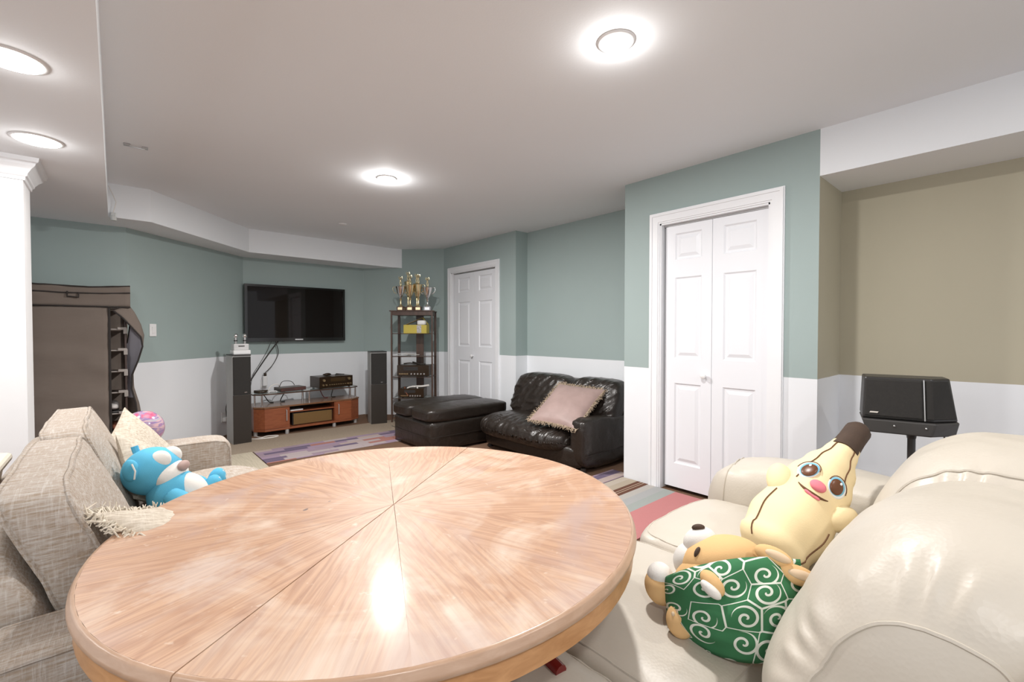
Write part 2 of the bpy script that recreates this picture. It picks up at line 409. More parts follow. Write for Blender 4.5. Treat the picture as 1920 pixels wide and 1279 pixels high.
# ------------------------------------------------------------------ floor coverings
def rug(name, x0, x1, y0, y1, m, label, cat, z=.008):
    o = build(M().bb(x0, x1, y0, y1, .0005, z), name, m, smooth=False, bevel=.003); return tag(centre(o), label, cat)
rug('beige_carpet', .62, 3.0, 5.19, 5.82, BEIGEC, 'speckled beige carpet in front of the television stand', 'carpet', .006)
rug('patchwork_runner', 1.04, 2.9, 4.63, 5.18, PATCH, 'purple and red patchwork runner below the television stand', 'rug')
rug('ribbed_rug', .62, 1.03, 4.40, 5.18, RIBC, 'small ribbed beige rug beside the grey sofa arm', 'rug')
rug('striped_runner', .75, 3.19, 1.50, 2.235, STRIPE, 'striped runner with pink, grey and brown bands before the near closet door', 'rug')
rug('patchwork_mat', 1.6, 3.3, 2.245, 2.42, PATCH, 'strip of purple patchwork carpet by the black loveseat', 'rug', .007)

# ------------------------------------------------------------------ round table
tx, ty, R0, ZT = .567, 1.138, .635, .75
t = thing('round_table', 'large round oak dining table with sunburst veneer top', 'table', (tx, ty, 0), math.atan2(.75, 1.043))
NW = 12
for k in range(NW):
    a0, a1 = k*2*PI/NW+0, (k+1)*2*PI/NW-0; rr = R0-.007; am = (a0+a1)/2
    pts = [(0, am)]+[(rr, a0+(a1-a0)*i/6) for i in range(7)]
    xy = [(r*math.cos(a), r*math.sin(a)) for r, a in pts]
    gap = .0013
    if k in (0, 5): xy = [(x, max(y, gap)) for x, y in xy]
    if k in (6, 11): xy = [(x, min(y, -gap)) for x, y in xy]
    mb = M().prism(xy, ZT-.018, ZT)
    mb.uv = [(x*math.cos(am)+y*math.sin(am), -x*math.sin(am)+y*math.cos(am)) for x, y in xy]*2
    build(mb, 'veneer_wedge', OAK, t, smooth=False, local=True)
def halfring(prof, sgn, nseg=48):
    mb = M(); n = len(prof)
    for i in range(nseg+1):
        a = sgn*(.0022+(PI-.0044)*i/nseg)
        for r, z in prof: mb.v.append((r*math.cos(a), r*math.sin(a), z))
    for i in range(nseg):
        for j in range(n):
            q = (i*n+j, (i+1)*n+j, (i+1)*n+(j+1) % n, i*n+(j+1) % n); mb.f.append(q if sgn < 0 else q[::-1])
    mb.f += [tuple(range(n)), tuple(range(nseg*n, nseg*n+n))[::-1]]
    return mb
for sg in (1, -1):
    build(halfring([(R0-.0069, ZT), (R0-.002, ZT-.001), (R0, ZT-.004), (R0+.001, ZT-.008), (R0+.004, ZT-.012), (R0+.005, ZT-.018), (R0+.002, ZT-.024), (R0-.06, ZT-.024), (R0-.06, ZT-.018), (R0-.0069, ZT-.018)], sg), 'rim', OAKLIP, t, local=True, ang=50)
    build(halfring([(R0-.006, ZT-.024), (R0-.003, ZT-.066), (R0-.008, ZT-.070), (R0-.035, ZT-.070), (R0-.035, ZT-.024)], sg), 'apron', OAKRIM, t, local=True)
build(M().lathe([(.13, .56), (.05, .52), (.045, .40), (.065, .28), (.07, .2), (.05, .12), (.05, .06)], n=20), 'pedestal', OAKRIM, t, local=True)
build(M().box((0, 0, .62), (.9, .09, .10)), 'crossbar', OAKRIM, t, local=True, smooth=False)
for a in (0, PI/2, PI):
    a -= math.atan2(.75, 1.043); L = .26 if abs(math.cos(a+math.atan2(.75, 1.043))) < .5 else .36
    build(M().tube([(.03*math.cos(a), .03*math.sin(a), .2), (L*.5*math.cos(a), L*.5*math.sin(a), .12), (L*math.cos(a), L*math.sin(a), .028)], [.03, .028, .024], 10), 'foot', MAROON, t, local=True, label='dark red pedestal foot')

# ------------------------------------------------------------------ cushion helpers
def fbm(p, s, o=3): return noise.fractal(Vector(p)*s, .6, 2.0, o)
def ringpts(h, p, ax, s, n=64, deform=None, c=(0, 0, 0), off=1.0):
    """rounded rectangle round a cush() at a share s of its half size along axis ax"""
    k = (1-abs(s)**p)**(1/p); out = []
    for i in range(n):
        a = 2*PI*i/n; u, v = math.cos(a), math.sin(a); nn = (abs(u)**p+abs(v)**p)**(1/p); q = [0, 0, 0]
        q[ax] = s; q[(ax+1) % 3] = u/nn*abs(k); q[(ax+2) % 3] = v/nn*abs(k)
        w = Vector((q[0]*h[0], q[1]*h[1], q[2]*h[2]))*off
        if deform: w = Vector(deform(w, q))
        out.append(w+Vector(c))
    return out
def pillow(w, h, t, n=18, pinch=.07, wr=.006, seed=0):
    """square throw pillow in the local x-y plane, thickness along z"""
    mb = M(); 
    for sgn in (1, -1):
        P = []
        for i in range(n+1):
            for j in range(n+1):
                u, v = math.sin((i/n-.5)*PI), math.sin((j/n-.5)*PI)
                u, v = (u*.5+(2*i/n-1)*.5), (v*.5+(2*j/n-1)*.5)
                e = max(0, (1-abs(u)**2.4)*(1-abs(v)**2.4))
                x = u*w/2*(1-pinch*(1-v*v)); y = v*h/2*(1-pinch*(1-u*u))
                z = sgn*(t/2*e**.55 + (wr*fbm((x+seed, y, sgn), 9) if 0 < i < n and 0 < j < n else 0)*e**.3)
                P.append((x, y, z))
        f = []
        for i in range(n):
            for j in range(n):
                a = i*(n+1)+j; q = (a, a+n+1, a+n+2, a+1); f.append(q if sgn > 0 else q[::-1])
        mb.add(P, f)
    return mb
def frame(nz, up=(0, 0, 1), roll=0):
    """rotation whose local z points along nz and local y roughly along up"""
    z = Vector(nz).normalized(); x = Vector(up).cross(z).normalized(); y = z.cross(x)
    return Matrix((x, y, z)).transposed() @ Matrix.Rotation(roll, 3, 'Z')
def xform(mb, rot, loc):
    m = Matrix.Translation(loc) @ rot.to_4x4(); mb.v = [tuple(m @ Vector(p)) for p in mb.v]; return mb
def outline(w, h, pinch=.07, n=14):
    o = []
    for k in range(4*n):
        s, f = divmod(k, n); f = 2*f/n-1
        u, v = ((f, -1), (1, f), (-f, 1), (-1, -f))[s]
        o.append((u*w/2*(1-pinch*(1-v*v)), v*h/2*(1-pinch*(1-u*u)), 0))
    return o

# ------------------------------------------------------------------ cream leather sofa (bottom right)
s = thing('cream_sofa', 'big cream leather sofa with padded backs at the right, plush toys on its seat', 'sofa', (1.35, .45, 0))
build(M().cush((1.30, .42, .17), (.93, .50, .13), 8, 8), 'base', CREAM, s)
def seatdef(sd):
    def f(w, q):
        z = w.z+(.018*(1-q[0]**2)*(1-q[1]**2) if q[2] > 0 else 0)
        z += .006*fbm((w.x+sd, w.y, 0), 7)
        return (w.x, w.y+.01*q[2]*(1-q[0]**2), z)
    return f
for x0, x1 in ((.36, .822), (.828, 1.472), (1.478, 2.10)):
    h = ((x1-x0)/2, .315, .10); c = ((x0+x1)/2, .695, .365)
    sc = build(M().cush(c, h, 6, 18, seatdef(x0)), 'seat_cushion', CREAM, s, ang=180)
    build(M().tube([v+Vector((0, 0, 0)) for v in ringpts(h, 6, 2, .86, 96, seatdef(x0), c, 1.0)], .0028, 5, True), 'seam', CREAM, sc)
def armdef(w, q):
    return (w.x+.03*q[2]*q[0], w.y+.025*(1-q[2]**2)*q[1], w.z+.010*fbm((w.x*3, w.y, w.z*3), 6))
arm = build(M().cush((2.245, .47, .345), (.165, .54, .305), 3.6, 18, armdef), 'armrest', CREAM, s, ang=180)
build(M().tube(ringpts((.165, .54, .305), 3.6, 1, .80, 72, armdef, (2.245, .47, .345), 1.003), .003, 5, True), 'seam', CREAM, arm)
build(M().cush((1.48, -.09, .46), (.76, .10, .38), 6, 12), 'back_frame', CREAM, s)
def backdef(sd):
    def f(w, q):
        zz = q[2]; y = w.y
        y += -.085*zz + .05*max(0, -zz)            # leaning, fuller at the bottom
        if q[1] > 0: y += .015*(1-q[0]**2)*(1-zz*zz)
        g = math.exp(-((abs(q[0])-.80)/.085)**2); an = math.atan2(q[2], q[1])
        amp = .006*g*math.sin(an*19+2*math.sin(an*5)+sd)
        z = w.z - .035*(q[0]**4)*max(0, zz)
        return (w.x, y+amp*.6, z+amp*.6+.006*fbm((w.x+sd, w.y, w.z), 5))
    return f
for x0, x1, sd in ((.83, 1.475, 0.), (1.455, 2.10, 2.)):
    h = ((x1-x0)/2, .180, .25); c = ((x0+x1)/2, .115, .68 if sd == 0 else .69)
    bc = build(M().cush(c, h, 2.7, 44, backdef(sd)), 'back_cushion', CREAM, s, ang=180)
    for sg in (-.93 if sd == 0 else -.72,):
        build(M().tube(ringpts(h, 2.7, 0, sg, 96, backdef(sd), c, 1.003), .0035, 5, True), 'seam', CREAM, bc)
build(M().tube([(.72, .66, .482), (.725, .70, .484), (.715, .76, .483), (.69, .82, .481)], .015, 10), 'red_strap', MAROON)  # made-up piece standing in for an unidentified dark red object
tag(centre(bpy.data.objects['red_strap']), 'short dark red strap lying on the cream sofa seat under the table edge', 'strap')

# ------------------------------------------------------------------ grey fabric sofa (left)
g = thing('grey_sofa', 'grey linen two seat sofa along the left with thick loose back cushions', 'sofa', (.12, 2.18, 0))
build(M().cush((.13, 2.185, .16), (.345, .97, .14), 9, 8), 'base', GREYF, g)
for y0, y1 in ((1.195, 1.385), (2.985, 3.175)):
    c = (.12, (y0+y1)/2, .335); h = (.375, (y1-y0)/2, .285)
    a = build(M().cush(c, h, 12, 16), 'armrest', GREYF, g)
    for sgn in (-1, 1):
        build(M().tube(ringpts(h, 12, 1, sgn*.90, 64, None, c, 1.004), .005, 6, True), 'piping', GREYF, a)
def leanx(k, sd=0, am=.006, puff=.03):
    def f(w, q):
        x = w.x - k*q[2] + (puff*(1-q[1]**2)*(1-q[2]**2) if q[0] > 0 else 0)
        return (x+am*fbm((w.x+sd, w.y, w.z), 6), w.y+am*fbm((w.x, w.y+sd, w.z), 5), w.z+am*fbm((w.x, w.y, w.z+sd), 4))
    return f
build(M().cush((-.085, 2.185, .425), (.05, .80, .355), 7, 16, leanx(.15, 0, .003, 0)), 'back_frame', GREYF, g)
for y0, y1, sd in ((1.40, 2.185, 3.), (2.195, 2.975, 6.)):
    c = (.30, (y0+y1)/2, .385); h = (.31, (y1-y0)/2, .10)
    sc = build(M().cush(c, h, 4.5, 16, lambda w, q: (w.x, w.y, w.z+.03*(1-q[0]**2)*(1-q[1]**2)+.006*fbm((w.x+sd, w.y, 0), 6))), 'seat_cushion', GREYF, g, ang=180)
    build(M().tube(ringpts(h, 4.5, 2, .72, 72, None, c, 1.004), .005, 6, True), 'piping', GREYF, sc)
    c = (-.07, (y0+y1)/2, .668); h = (.062, (y1-y0)/2-.008, .205); d = leanx(.078, sd, .004)
    bc = build(M().cush(c, h, 10, 22, d), 'back_cushion', GREYF, g, ang=180)
    for sx in (.86, -.86):
        build(M().tube(ringpts(h, 10, 0, sx, 96, d, c, 1.006), .0055, 6, True), 'piping', GREYF, bc)
def throw(name, label, m, w, t, loc, nz, roll, up=(0, 0, 1), fringe=None, seed=0, h=None, pip=None):
    h = h or w; r = frame(nz, up, roll)
    o = thing(name, label, 'pillow', loc)
    build(xform(pillow(w, h, t, seed=seed), r, loc), 'cover', m, o, ang=180)
    out = outline(w, h)
    if fringe:
        mb = M(); rnd = random.Random(seed); n = len(out)
        for i in range(n):
            a, b = Vector(out[i]), Vector(out[(i+1) % n]); d = (b-a).normalized(); nn = Vector((d.y, -d.x, 0))
            for k in range(9):
                p = a.lerp(b, k/7); L = fringe[1]*(.6+.7*rnd.random())
                q = p+nn*L*.5+d*rnd.uniform(-.012, .012)+Vector((0, 0, rnd.uniform(-.014, .014))); e = p+nn*L+d*rnd.uniform(-.02, .02)+Vector((0, 0, rnd.uniform(-.02, .02)))
                mb.tube([p-nn*.004, q, e], [.003, .0024, .0012], 4)
        f = build(xform(mb, r, loc), 'fringe', fringe[0], o); f['kind'] = 'stuff'
    if pip: build(xform(M().tube(out, .004, 6, True), r, loc), 'piping', pip, o)
    return o
FRINGE = simple('cream fringe', (.66, .60, .50), .95, var=.2, nscale=40)
throw('throw_pillow', 'beige slub pillow leaning in the far corner of the grey sofa', PILF, .36, .13, (.085, 2.80, .625), (.75, -.50, .42), .55, pip=PILF)
throw('throw_pillow', 'beige pillow tucked behind the blue bear, one corner poking out', PILF, .34, .12, (.12, 2.50, .60), (.75, -.30, .5), .9, seed=3)
throw('fringed_pillow', 'cream fringed pillow wedged between near grey cushion and table', PILF, .38, .10, (.18, 1.45, .655), (.52, -.05, .85), PI/4+.1, fringe=(FRINGE, .024), seed=5)

# ------------------------------------------------------------------ blue bear
BLUE = simple('sky blue plush', (.10, .41, .60), .75, var=.12, nscale=8, bump=.15, bscale=300, spec=.2)
WHITEP = simple('off white plush', (.72, .70, .66), .85, var=.06, bump=.15, bscale=300)
GREYP = simple('grey pink patch', (.40, .28, .25), .7)
b = thing('blue_bear_toy', 'sky blue plush bear with white muzzle slumped on the grey sofa', 'plush toy', (.22, 2.25, .49))
HC = Vector((.105, 2.28, .672)); look = Vector((.80, -.56, .10)).normalized(); rt_ = look.cross(Vector((0, 0, 1))).normalized(); upb = rt_.cross(look)
hr = Matrix((look, -rt_, upb)).transposed()
def hp(f, l, u): return HC+look*f-rt_*l+upb*u
hd = build(M().ball(HC, (.098, .098, .092), hr, 12), 'head', BLUE, b, ang=180)
build(M().ball(hp(.062, 0, -.025), (.056, .074, .062), hr, 10), 'muzzle', WHITEP, hd, ang=180)
build(M().ball(hp(.116, 0, .006), (.016, .03, .02), hr, 8), 'nose', GREYP, hd, ang=180)
for sg in (1, -1):
    build(M().ball(hp(.056, sg*.034, .046), (.036, .027, .036), hr, 8), 'eye_patch', WHITEP, hd, ang=180)
    build(M().ball(hp(-.015, sg*.092, .030), (.028, .022, .042), hr, 8), 'ear', BLUE, hd, ang=180)
    build(M().tube([hp(.004, sg*.110, .058), hp(.014, sg*.112, .03), hp(.006, sg*.110, .0)], .003, 5), 'eye_stitch', WHITEP, hd)
build(M().tube([hp(-.05, 0, .078), hp(-.055, 0, .105)], .012, 8), 'hanging_loop', BLUE, hd)
bd = build(M().ball((.175, 2.235, .57), (.092, .098, .105), (0, -.35, .3), 12), 'body', BLUE, b, ang=180)
build(M().ball((.215, 2.215, .575), (.066, .078, .086), (0, -.35, .3), 10), 'belly', WHITEP, bd, ang=180)
build(M().tube([(.14, 2.165, .61), (.19, 2.10, .56), (.27, 2.09, .525)], [.038, .043, .036], 12), 'arm', BLUE, b, subd=1)
build(M().tube([(.17, 2.34, .61), (.25, 2.40, .565), (.30, 2.41, .53)], [.036, .04, .034], 12), 'arm', BLUE, b, subd=1)
for dx, dy in ((0, -.05), (.03, .045)):
    build(M().tube([(.21, 2.25+dy*.6, .525), (.255+dx, 2.30+dy, .525), (.285+dx, 2.33+dy*1.1, .53)], [.045, .046, .04], 12), 'leg', BLUE, b, subd=1)
    build(M().ball((.305+dx, 2.345+dy*1.1, .555), (.036, .038, .056), (0, .2, .3), 8), 'foot', BLUE, b, ang=180)
    build(M().tube([(.325+dx, 2.315+dy*1.1, .52), (.341+dx, 2.325+dy*1.1, .555), (.326+dx, 2.335+dy*1.1, .60)], .004, 5), 'foot_stitch', WHITEP, b)

# ------------------------------------------------------------------ ball on the sofa arm
def ballmat():
    t = NT('iridescent ball'); v = t.coord('Object', (5, 5, 11)); f = t.noise(v, 2.2, 3, .6, .8); vo = t.n('ShaderNodeTexVoronoi'); t.l(t.coord('Object', (1, 1, 1)), vo.inputs['Vector']); vo.inputs['Scale'].default_value = 22
    c = t.ramp(f, [(.3, (.30, .03, .14)), (.42, (.55, .12, .20)), (.5, (.20, .17, .34)), (.58, (.55, .35, .36)), (.68, (.25, .35, .40))])
    c = t.mix(t.ramp(vo.outputs['Distance'], [(.1, .45), (.5, 0)]), c, (.75, .5, .45)); return t.out(c, .15)
o = build(M().ball((.105, 3.10, .708), .094, None, 14), 'play_ball', ballmat(), ang=180)
tag(centre(o), 'shiny pink and purple ball resting on the far arm of the grey sofa', 'ball')

# ------------------------------------------------------------------ wooden chair behind grey sofa
CHW = simple('cream painted wood', (.62, .57, .48), .45)
ch = thing('dining_chair', 'cream and brown chair behind the grey sofa at the left edge', 'chair', (-.52, 1.82, 0))
for y in (1.62, 2.02):
    build(M().tube([(-.33, y, 0), (-.33, y, .45), (-.275, y, .83)], .02, 10), 'back_leg', CHW, ch); build(M().cyl((-.72, y, 0), (-.72, y, .43), .02, 10), 'front_leg', CHW, ch)
build(M().box((-.53, 1.82, .45), (.42, .44, .04)), 'seat', DKWOOD, ch, smooth=False, bevel=.012)
build(M().box((-.30, 1.82, .67), (.025, .40, .26), (0, .14, 0)), 'backrest', CHERRY, ch, smooth=False, bevel=.005)
build(M().box((-.268, 1.82, .842), (.055, .46, .028), (0, .14, 0)), 'top_rail', CHW, ch, smooth=False, bevel=.01)

# ------------------------------------------------------------------ banana toy
YEL = simple('pale yellow plush', (.80, .66, .40), .9, var=.05, nscale=5, bump=.12, bscale=260, spec=.15)
BRN = simple('dark brown plush', (.055, .032, .02), .8, var=.3, nscale=30, bump=.2, bscale=260)
BROWNE = simple('brown iris', (.12, .040, .012), .35); BLUEE = simple('light blue ring', (.18, .48, .66), .4); PINK = simple('pink nose', (.72, .20, .25), .8)
WHITEE = simple('eye white', (.80, .84, .86), .4); LINE = simple('brown seam', (.13, .06, .025), .9)
A0 = Vector((1.548, .555, .49)); A1 = Vector((2.005, .445, .785)); AX = (A1-A0).normalized(); AL = (A1-A0).length
TOC = (Vector((0, 0, 1.22))-(A0+A1)/2); FN = (TOC-AX*TOC.dot(AX)).normalized(); SD = AX.cross(FN)   # FN: front of the toy, SD: its side
def bprof(s):
    if s < .12: return .106*math.sqrt(max(0, 1-((.12-s)/.12)**2))*.98+.004
    pts = [(.12, .104), (.3, .122), (.5, .112), (.66, .104), (.8, .082), (.92, .055), (1.0, .045)]
    for (a, ra), (c, rc) in zip(pts, pts[1:]):
        if s <= c: u = (s-a)/(c-a); u = u*u*(3-2*u); return ra+(rc-ra)*u
    return .045
def bpt(s, ang, off=0, fl=1.0):
    r = (bprof(s)+off); m = 1+.035*math.cos(5*ang)
    ctr = A0+AX*(s*AL) - FN*(.05*math.sin(PI*s)-.02)
    return ctr+FN*(r*m*math.cos(ang)*.92)+SD*(r*m*math.sin(ang))
bn = thing('banana_toy', 'yellow plush banana with big eyes leaning against the cream sofa back', 'plush toy', (1.6, .56, .48))
mb = M(); ns, na = 36, 40
for i in range(ns+1):
    for k in range(na): mb.v.append(tuple(bpt(i/ns, 2*PI*k/na)))
for i in range(ns):
    for k in range(na): mb.f.append((i*na+k, i*na+(k+1) % na, (i+1)*na+(k+1) % na, (i+1)*na+k))
mb.f += [tuple(range(na))[::-1], tuple(range(ns*na, ns*na+na))]
by = build(mb, 'body', YEL, bn, ang=180)
e0 = A0+AX*AL+FN*.02; build(M().tube([e0-AX*.02, e0+AX*.05, e0+AX*.10, e0+AX*.118], [.046, .042, .042, .030], 16), 'stem', BRN, bn, ang=60)
build(M().ball(bpt(.015, .2), (.03, .022, .02), None, 6), 'tip', BRN, bn)
for an, s0, s1 in ((.95, .04, .36), (-.85, .04, .42), (.62, .62, .98), (-.62, .56, .98)):
    build(M().tube([bpt(s0+(s1-s0)*i/16, an, .0015) for i in range(17)], .0022, 5), 'peel_seam', LINE, by)
def bframe(s, ang): 
    p = bpt(s, ang); du = (bpt(s+.01, ang)-p).normalized(); dv = (bpt(s, ang+.02)-p).normalized(); n = du.cross(dv)
    if n.dot(FN) < 0: n = -n
    return p, Matrix((dv, du, n.normalized())).transposed()
for sg in (1, -1):
    p, r = bframe(.64, sg*.46); n = r.col[2]
    e = build(M().ball(p+n*.001, (.034, .037, .010), r, 8), 'eye', WHITEE, bn, ang=180)
    build(M().ball(p+n*.004-r.col[0]*sg*.003, (.030, .033, .009), r, 8), 'iris_ring', BLUEE, e, ang=180)
    build(M().ball(p+n*.007-r.col[0]*sg*.006-r.col[1]*.003, (.025, .028, .0085), r, 8), 'iris', BROWNE, e, ang=180)
    build(M().ball(p+n*.0155-r.col[0]*sg*.004+r.col[1]*.012, (.004, .005, .002), r, 5), 'glint', WHITEE, e, ang=180)
    build(M().tube([p+n*.003+r.col[0]*(.036*math.cos(a))+r.col[1]*(.039*math.sin(a)) for a in [.1+i*.3 for i in range(11)]], .0016, 5), 'eyelid', LINE, e)
p, r = bframe(.555, .02); build(M().ball(p+r.col[2]*.002, (.025, .021, .012), r, 8), 'nose', PINK, bn, ang=180)
mo = [bframe(.485+.035*((u/.5)**2), u*.9)[0]+FN*.0015 for u in [-.5+i/12 for i in range(13)]]
build(M().tube(mo, [.0015+.004*math.sin(PI*i/12) for i in range(13)], 6), 'mouth', LINE, bn); p, r = bframe(.478, .03)
build(M().ball(p, (.026, .007, .005), r, 6), 'lip', PINK, bn)
for sg in (1, -1):
    q = bpt(.52, sg*1.25, -.012); build(M().ball(q+FN*.012, (.042, .062, .036), frame(FN, AX+SD*sg*.5), 8), 'arm', YEL, bn, ang=180)

# ------------------------------------------------------------------ shiba toy with green cloth
TAN = simple('tan plush', (.68, .44, .21), .9, var=.06, bump=.12, bscale=260, spec=.15)
def swirl():
    t = NT('green swirl cloth'); uv = t.n('ShaderNodeUVMap'); mp = t.n('ShaderNodeMapping'); t.l(uv.outputs[0], mp.inputs[0]); mp.inputs['Scale'].default_value = (1, 1, 1)
    vo = t.n('ShaderNodeTexVoronoi', voronoi_dimensions='2D'); t.l(mp.outputs[0], vo.inputs['Vector']); vo.inputs['Scale'].default_value = 15; vo.inputs['Randomness'].default_value = .75
    su = t.n('ShaderNodeVectorMath', operation='SUBTRACT'); t.l(mp.outputs[0], su.inputs[0]); t.l(vo.outputs['Position'], su.inputs[1])
    sp = t.n('ShaderNodeSeparateXYZ'); t.l(su.outputs[0], sp.inputs[0])
    r = t.math('SQRT', t.math('ADD', t.math('POWER', t.math('ABSOLUTE', sp.outputs[0]), 2), t.math('POWER', t.math('ABSOLUTE', sp.outputs[1]), 2)))
    a = t.math('DIVIDE', t.math('ARCTAN2', sp.outputs[1], sp.outputs[0]), 2*PI)
    cs = t.n('ShaderNodeSeparateColor'); t.l(vo.outputs['Color'], cs.inputs[0])
    fr = t.math('FRACT', t.math('ADD', t.math('ADD', t.math('MULTIPLY', r, 50), a), cs.outputs[0]))
    sp1 = t.math('LESS_THAN', fr, .30); inr = t.math('LESS_THAN', r, .030); m1 = t.math('MULTIPLY', sp1, inr)
    ed = t.n('ShaderNodeTexVoronoi', voronoi_dimensions='2D', feature='DISTANCE_TO_EDGE'); t.l(mp.outputs[0], ed.inputs['Vector']); ed.inputs['Scale'].default_value = 15; ed.inputs['Randomness'].default_value = .75
    m2 = t.math('MULTIPLY', t.math('LESS_THAN', ed.outputs['Distance'], .035), t.math('GREATER_THAN', cs.outputs[1], .35))
    c = t.mix(t.math('MAXIMUM', m1, m2), (.045, .17, .075), (.70, .73, .66))
    t.bump(t.noise(t.coord('Object'), 18, 3), .2, .01); return t.out(c, .85, 0, .15)
SWIRL = swirl()
d = thing('shiba_toy', 'tan and white plush shiba dog under a green swirl cloth on the cream sofa', 'plush toy', (1.13, .52, .475))
SC = Vector((1.15, .47, .555)); SN = (Vector((0, 0, 1.22))-SC).normalized(); SR = Vector((.7524, -.6587, 0)); SU = SN.cross(SR).normalized(); SR = SU.cross(SN)
SB = Matrix((SR, SU, SN)).transposed(); K = .00136
def sp_(x, y, dep=0): return SC+SR*((x-1370)*K)-SU*((y-1130)*K)+SN*dep
def rz(a): return SB @ Matrix.Rotation(a, 3, 'Z')
bd = build(M().ball(sp_(1364, 1124, -.03), (.142, .108, .115), rz(-.25), 14), 'body', TAN, d, ang=180)
build(M().ball(sp_(1335, 1172, -.03), (.11, .058, .085), rz(-.5), 10), 'haunch', TAN, d, ang=180)
hd = build(M().ball(sp_(1360, 1068, -.03), (.106, .070, .092), rz(.12), 14), 'head', TAN, d, ang=180)
mz = build(M().ball(sp_(1327, 1027, -.03), (.046, .036, .045), rz(.3), 10), 'muzzle', WHITEP, hd, ang=180)
build(M().ball(sp_(1298, 1060, -.045), (.040, .046, .05), rz(-.4), 10), 'cheek', WHITEP, hd, ang=180)
build(M().ball(sp_(1329, 1003, -.006), (.017, .009, .012), rz(0), 8), 'nose', BRN, mz, ang=180)
build(M().ball(sp_(1320, 1050, .040), (.006, .014, .008), rz(-.6), 8), 'eye', BRN, hd, ang=180)
build(M().ball(sp_(1343, 1042, .036), (.008, .007, .006), rz(0), 6), 'brow_dot', WHITEP, hd, ang=180)
for ex, ey, a in ((1446, 1062, -.5), (1474, 1092, -.35)):
    e = build(M().ball(sp_(ex, ey, .055), (.042, .022, .018), rz(a), 8), 'ear', TAN, d, ang=180)
    build(M().ball(sp_(ex+6, ey+1, .069), (.028, .011, .010), rz(a), 6), 'inner_ear', simple('ear lining', (.66, .50, .34), .9), e, ang=180)
def cloth(u, v):
    # u runs left to right, v from the upper hem down to the lower hem
    a = (u-.5)*2; b = v*2-1
    x = a*1.0; y = -(b*.98)
    top = .63+.30*a-.12*a*a; bot = -1.05+.40*abs(a)**2
    y = top+(bot-top)*v; 
    rr = min(.985, math.sqrt(x*x*.93+max(0, abs(y)-.05)**2*.75)); z = math.sqrt(1-rr*rr)
    fold = .008*math.sin(v*14+a*3)*(1-abs(a))+.004*fbm((a*2, v*3, 1), 2)
    if v > .72: fold += .012*math.exp(-((v-.80)/.05)**2)
    p = Vector((x*.158, y*.122, z*.135+.006+fold))
    return sp_(1366, 1124, -.022)+rz(-.12) @ p
mb = M().grid(cloth, 30, 24); mb.uv = [(u*.32, v*.26) for u, v in mb.uv]
build(mb, 'cloth', SWIRL, d, ang=180, solid=.004)
pw = build(M().ball(sp_(1338, 1104, .118), (.020, .032, .022), rz(.6), 8), 'paw', TAN, d, ang=180)
build(M().ball(sp_(1334, 1114, .130), (.013, .026, .016), rz(.75), 8), 'paw_tip', WHITEP, pw, ang=180)
lm = build(M().ball(sp_(1238, 1106, -.02), (.040, .046, .045), rz(.3), 8), 'forelimb', TAN, d, ang=180)
build(M().ball(sp_(1241, 1088, -.015), (.034, .036, .042), rz(.3), 8), 'white_cuff', WHITEP, lm, ang=180)
ft = build(M().ball(sp_(1270, 1162, .04), (.034, .038, .026), rz(0), 8), 'foot', TAN, d, ang=180)
PAD = simple('paw pad', (.66, .52, .36), .9)
for q, w in ((-9, -9), (0, -13), (9, -9)): build(M().ball(sp_(1270+q, 1160+w, .061), (.0045, .0055, .004), rz(0), 5), 'toe_pad', PAD, ft, ang=180)

# ------------------------------------------------------------------ black leather loveseat and ottoman
bl = thing('black_loveseat', 'low black leather loveseat with wrinkled cushions beside the near closet', 'sofa', (3.35, 3.15, 0))
build(M().cush((3.36, 3.18, .13), (.42, .69, .10), 9, 10), 'base', BLACKL, bl)
def ridge(t, u, seed):
    a = noise.noise(Vector((t, u, seed))); b = noise.noise(Vector((t*1.9, u*1.5, seed+9)))
    return max(0, 1-abs(a)*3.2)**2*.7+max(0, 1-abs(b)*3.2)**2*.4
def seatb(w, q):
    x, y, z = w
    front = min(1, max(0, (-q[0]-.15)/.5)); k = .020*ridge(w.y*13+w.x*3, w.z*3+w.x*2.2, 1.)*(.30+.70*front)
    if q[2] > 0: z += .025*(1-q[0]**2)*(1-q[1]**2)
    return (x-.02*(1-q[2]**2)+k*.6*front, y, z-.03*(q[2] > 0)*max(0, -q[0])**2-k*(q[2] > -.2))
build(M().cush((3.17, 3.265, .255), (.33, .615, .115), 4.2, 72, seatb), 'seat_cushion', BLACKL, bl, ang=180)
for y0, y1, sd in ((3.085, 3.88, 4.), (2.47, 3.075, 9.)):
    def bdef(w, q, sd=sd):
        k = .020*ridge(w.y*7+w.z*9, w.z*4-w.y*4, sd)*(q[0] < .4)
        return (w.x+.09*q[2]-.02*(1-q[1]**2)*(1-q[2]**2)-k, w.y, w.z+k*.3)
    build(M().cush((3.50, (y0+y1)/2, .545), (.12, (y1-y0)/2, .225), 4.5, 52, bdef), 'back_cushion', BLACKL, bl, ang=180)
build(M().cush((3.70, 3.17, .40), (.085, .71, .33), 7, 10), 'back_frame', BLACKL, bl)
def adef(w, q): return (w.x+.008*fbm((w.x, w.y, w.z), 9), w.y+.008*fbm((w.x+3, w.y, w.z), 8)*(abs(q[1]) > .5), w.z+.010*fbm((w.x, w.y+5, w.z), 7)-.02*(q[2] > 0)*q[0])
ar = build(M().cush((3.36, 2.55, .25), (.40, .095, .215), 6, 22, adef), 'armrest', BLACKL, bl, ang=180)
build(M().tube([(2.975+i*.078, 2.449, .165+.004*math.sin(i)) for i in range(10)], .003, 5), 'seam', BLACKL, ar)
for x, y in ((3.02, 2.52), (3.70, 2.52), (3.02, 3.8), (3.70, 3.8)): build(M().cyl((x, y, 0), (x, y, .05), .025), 'foot', BLACKP, bl)
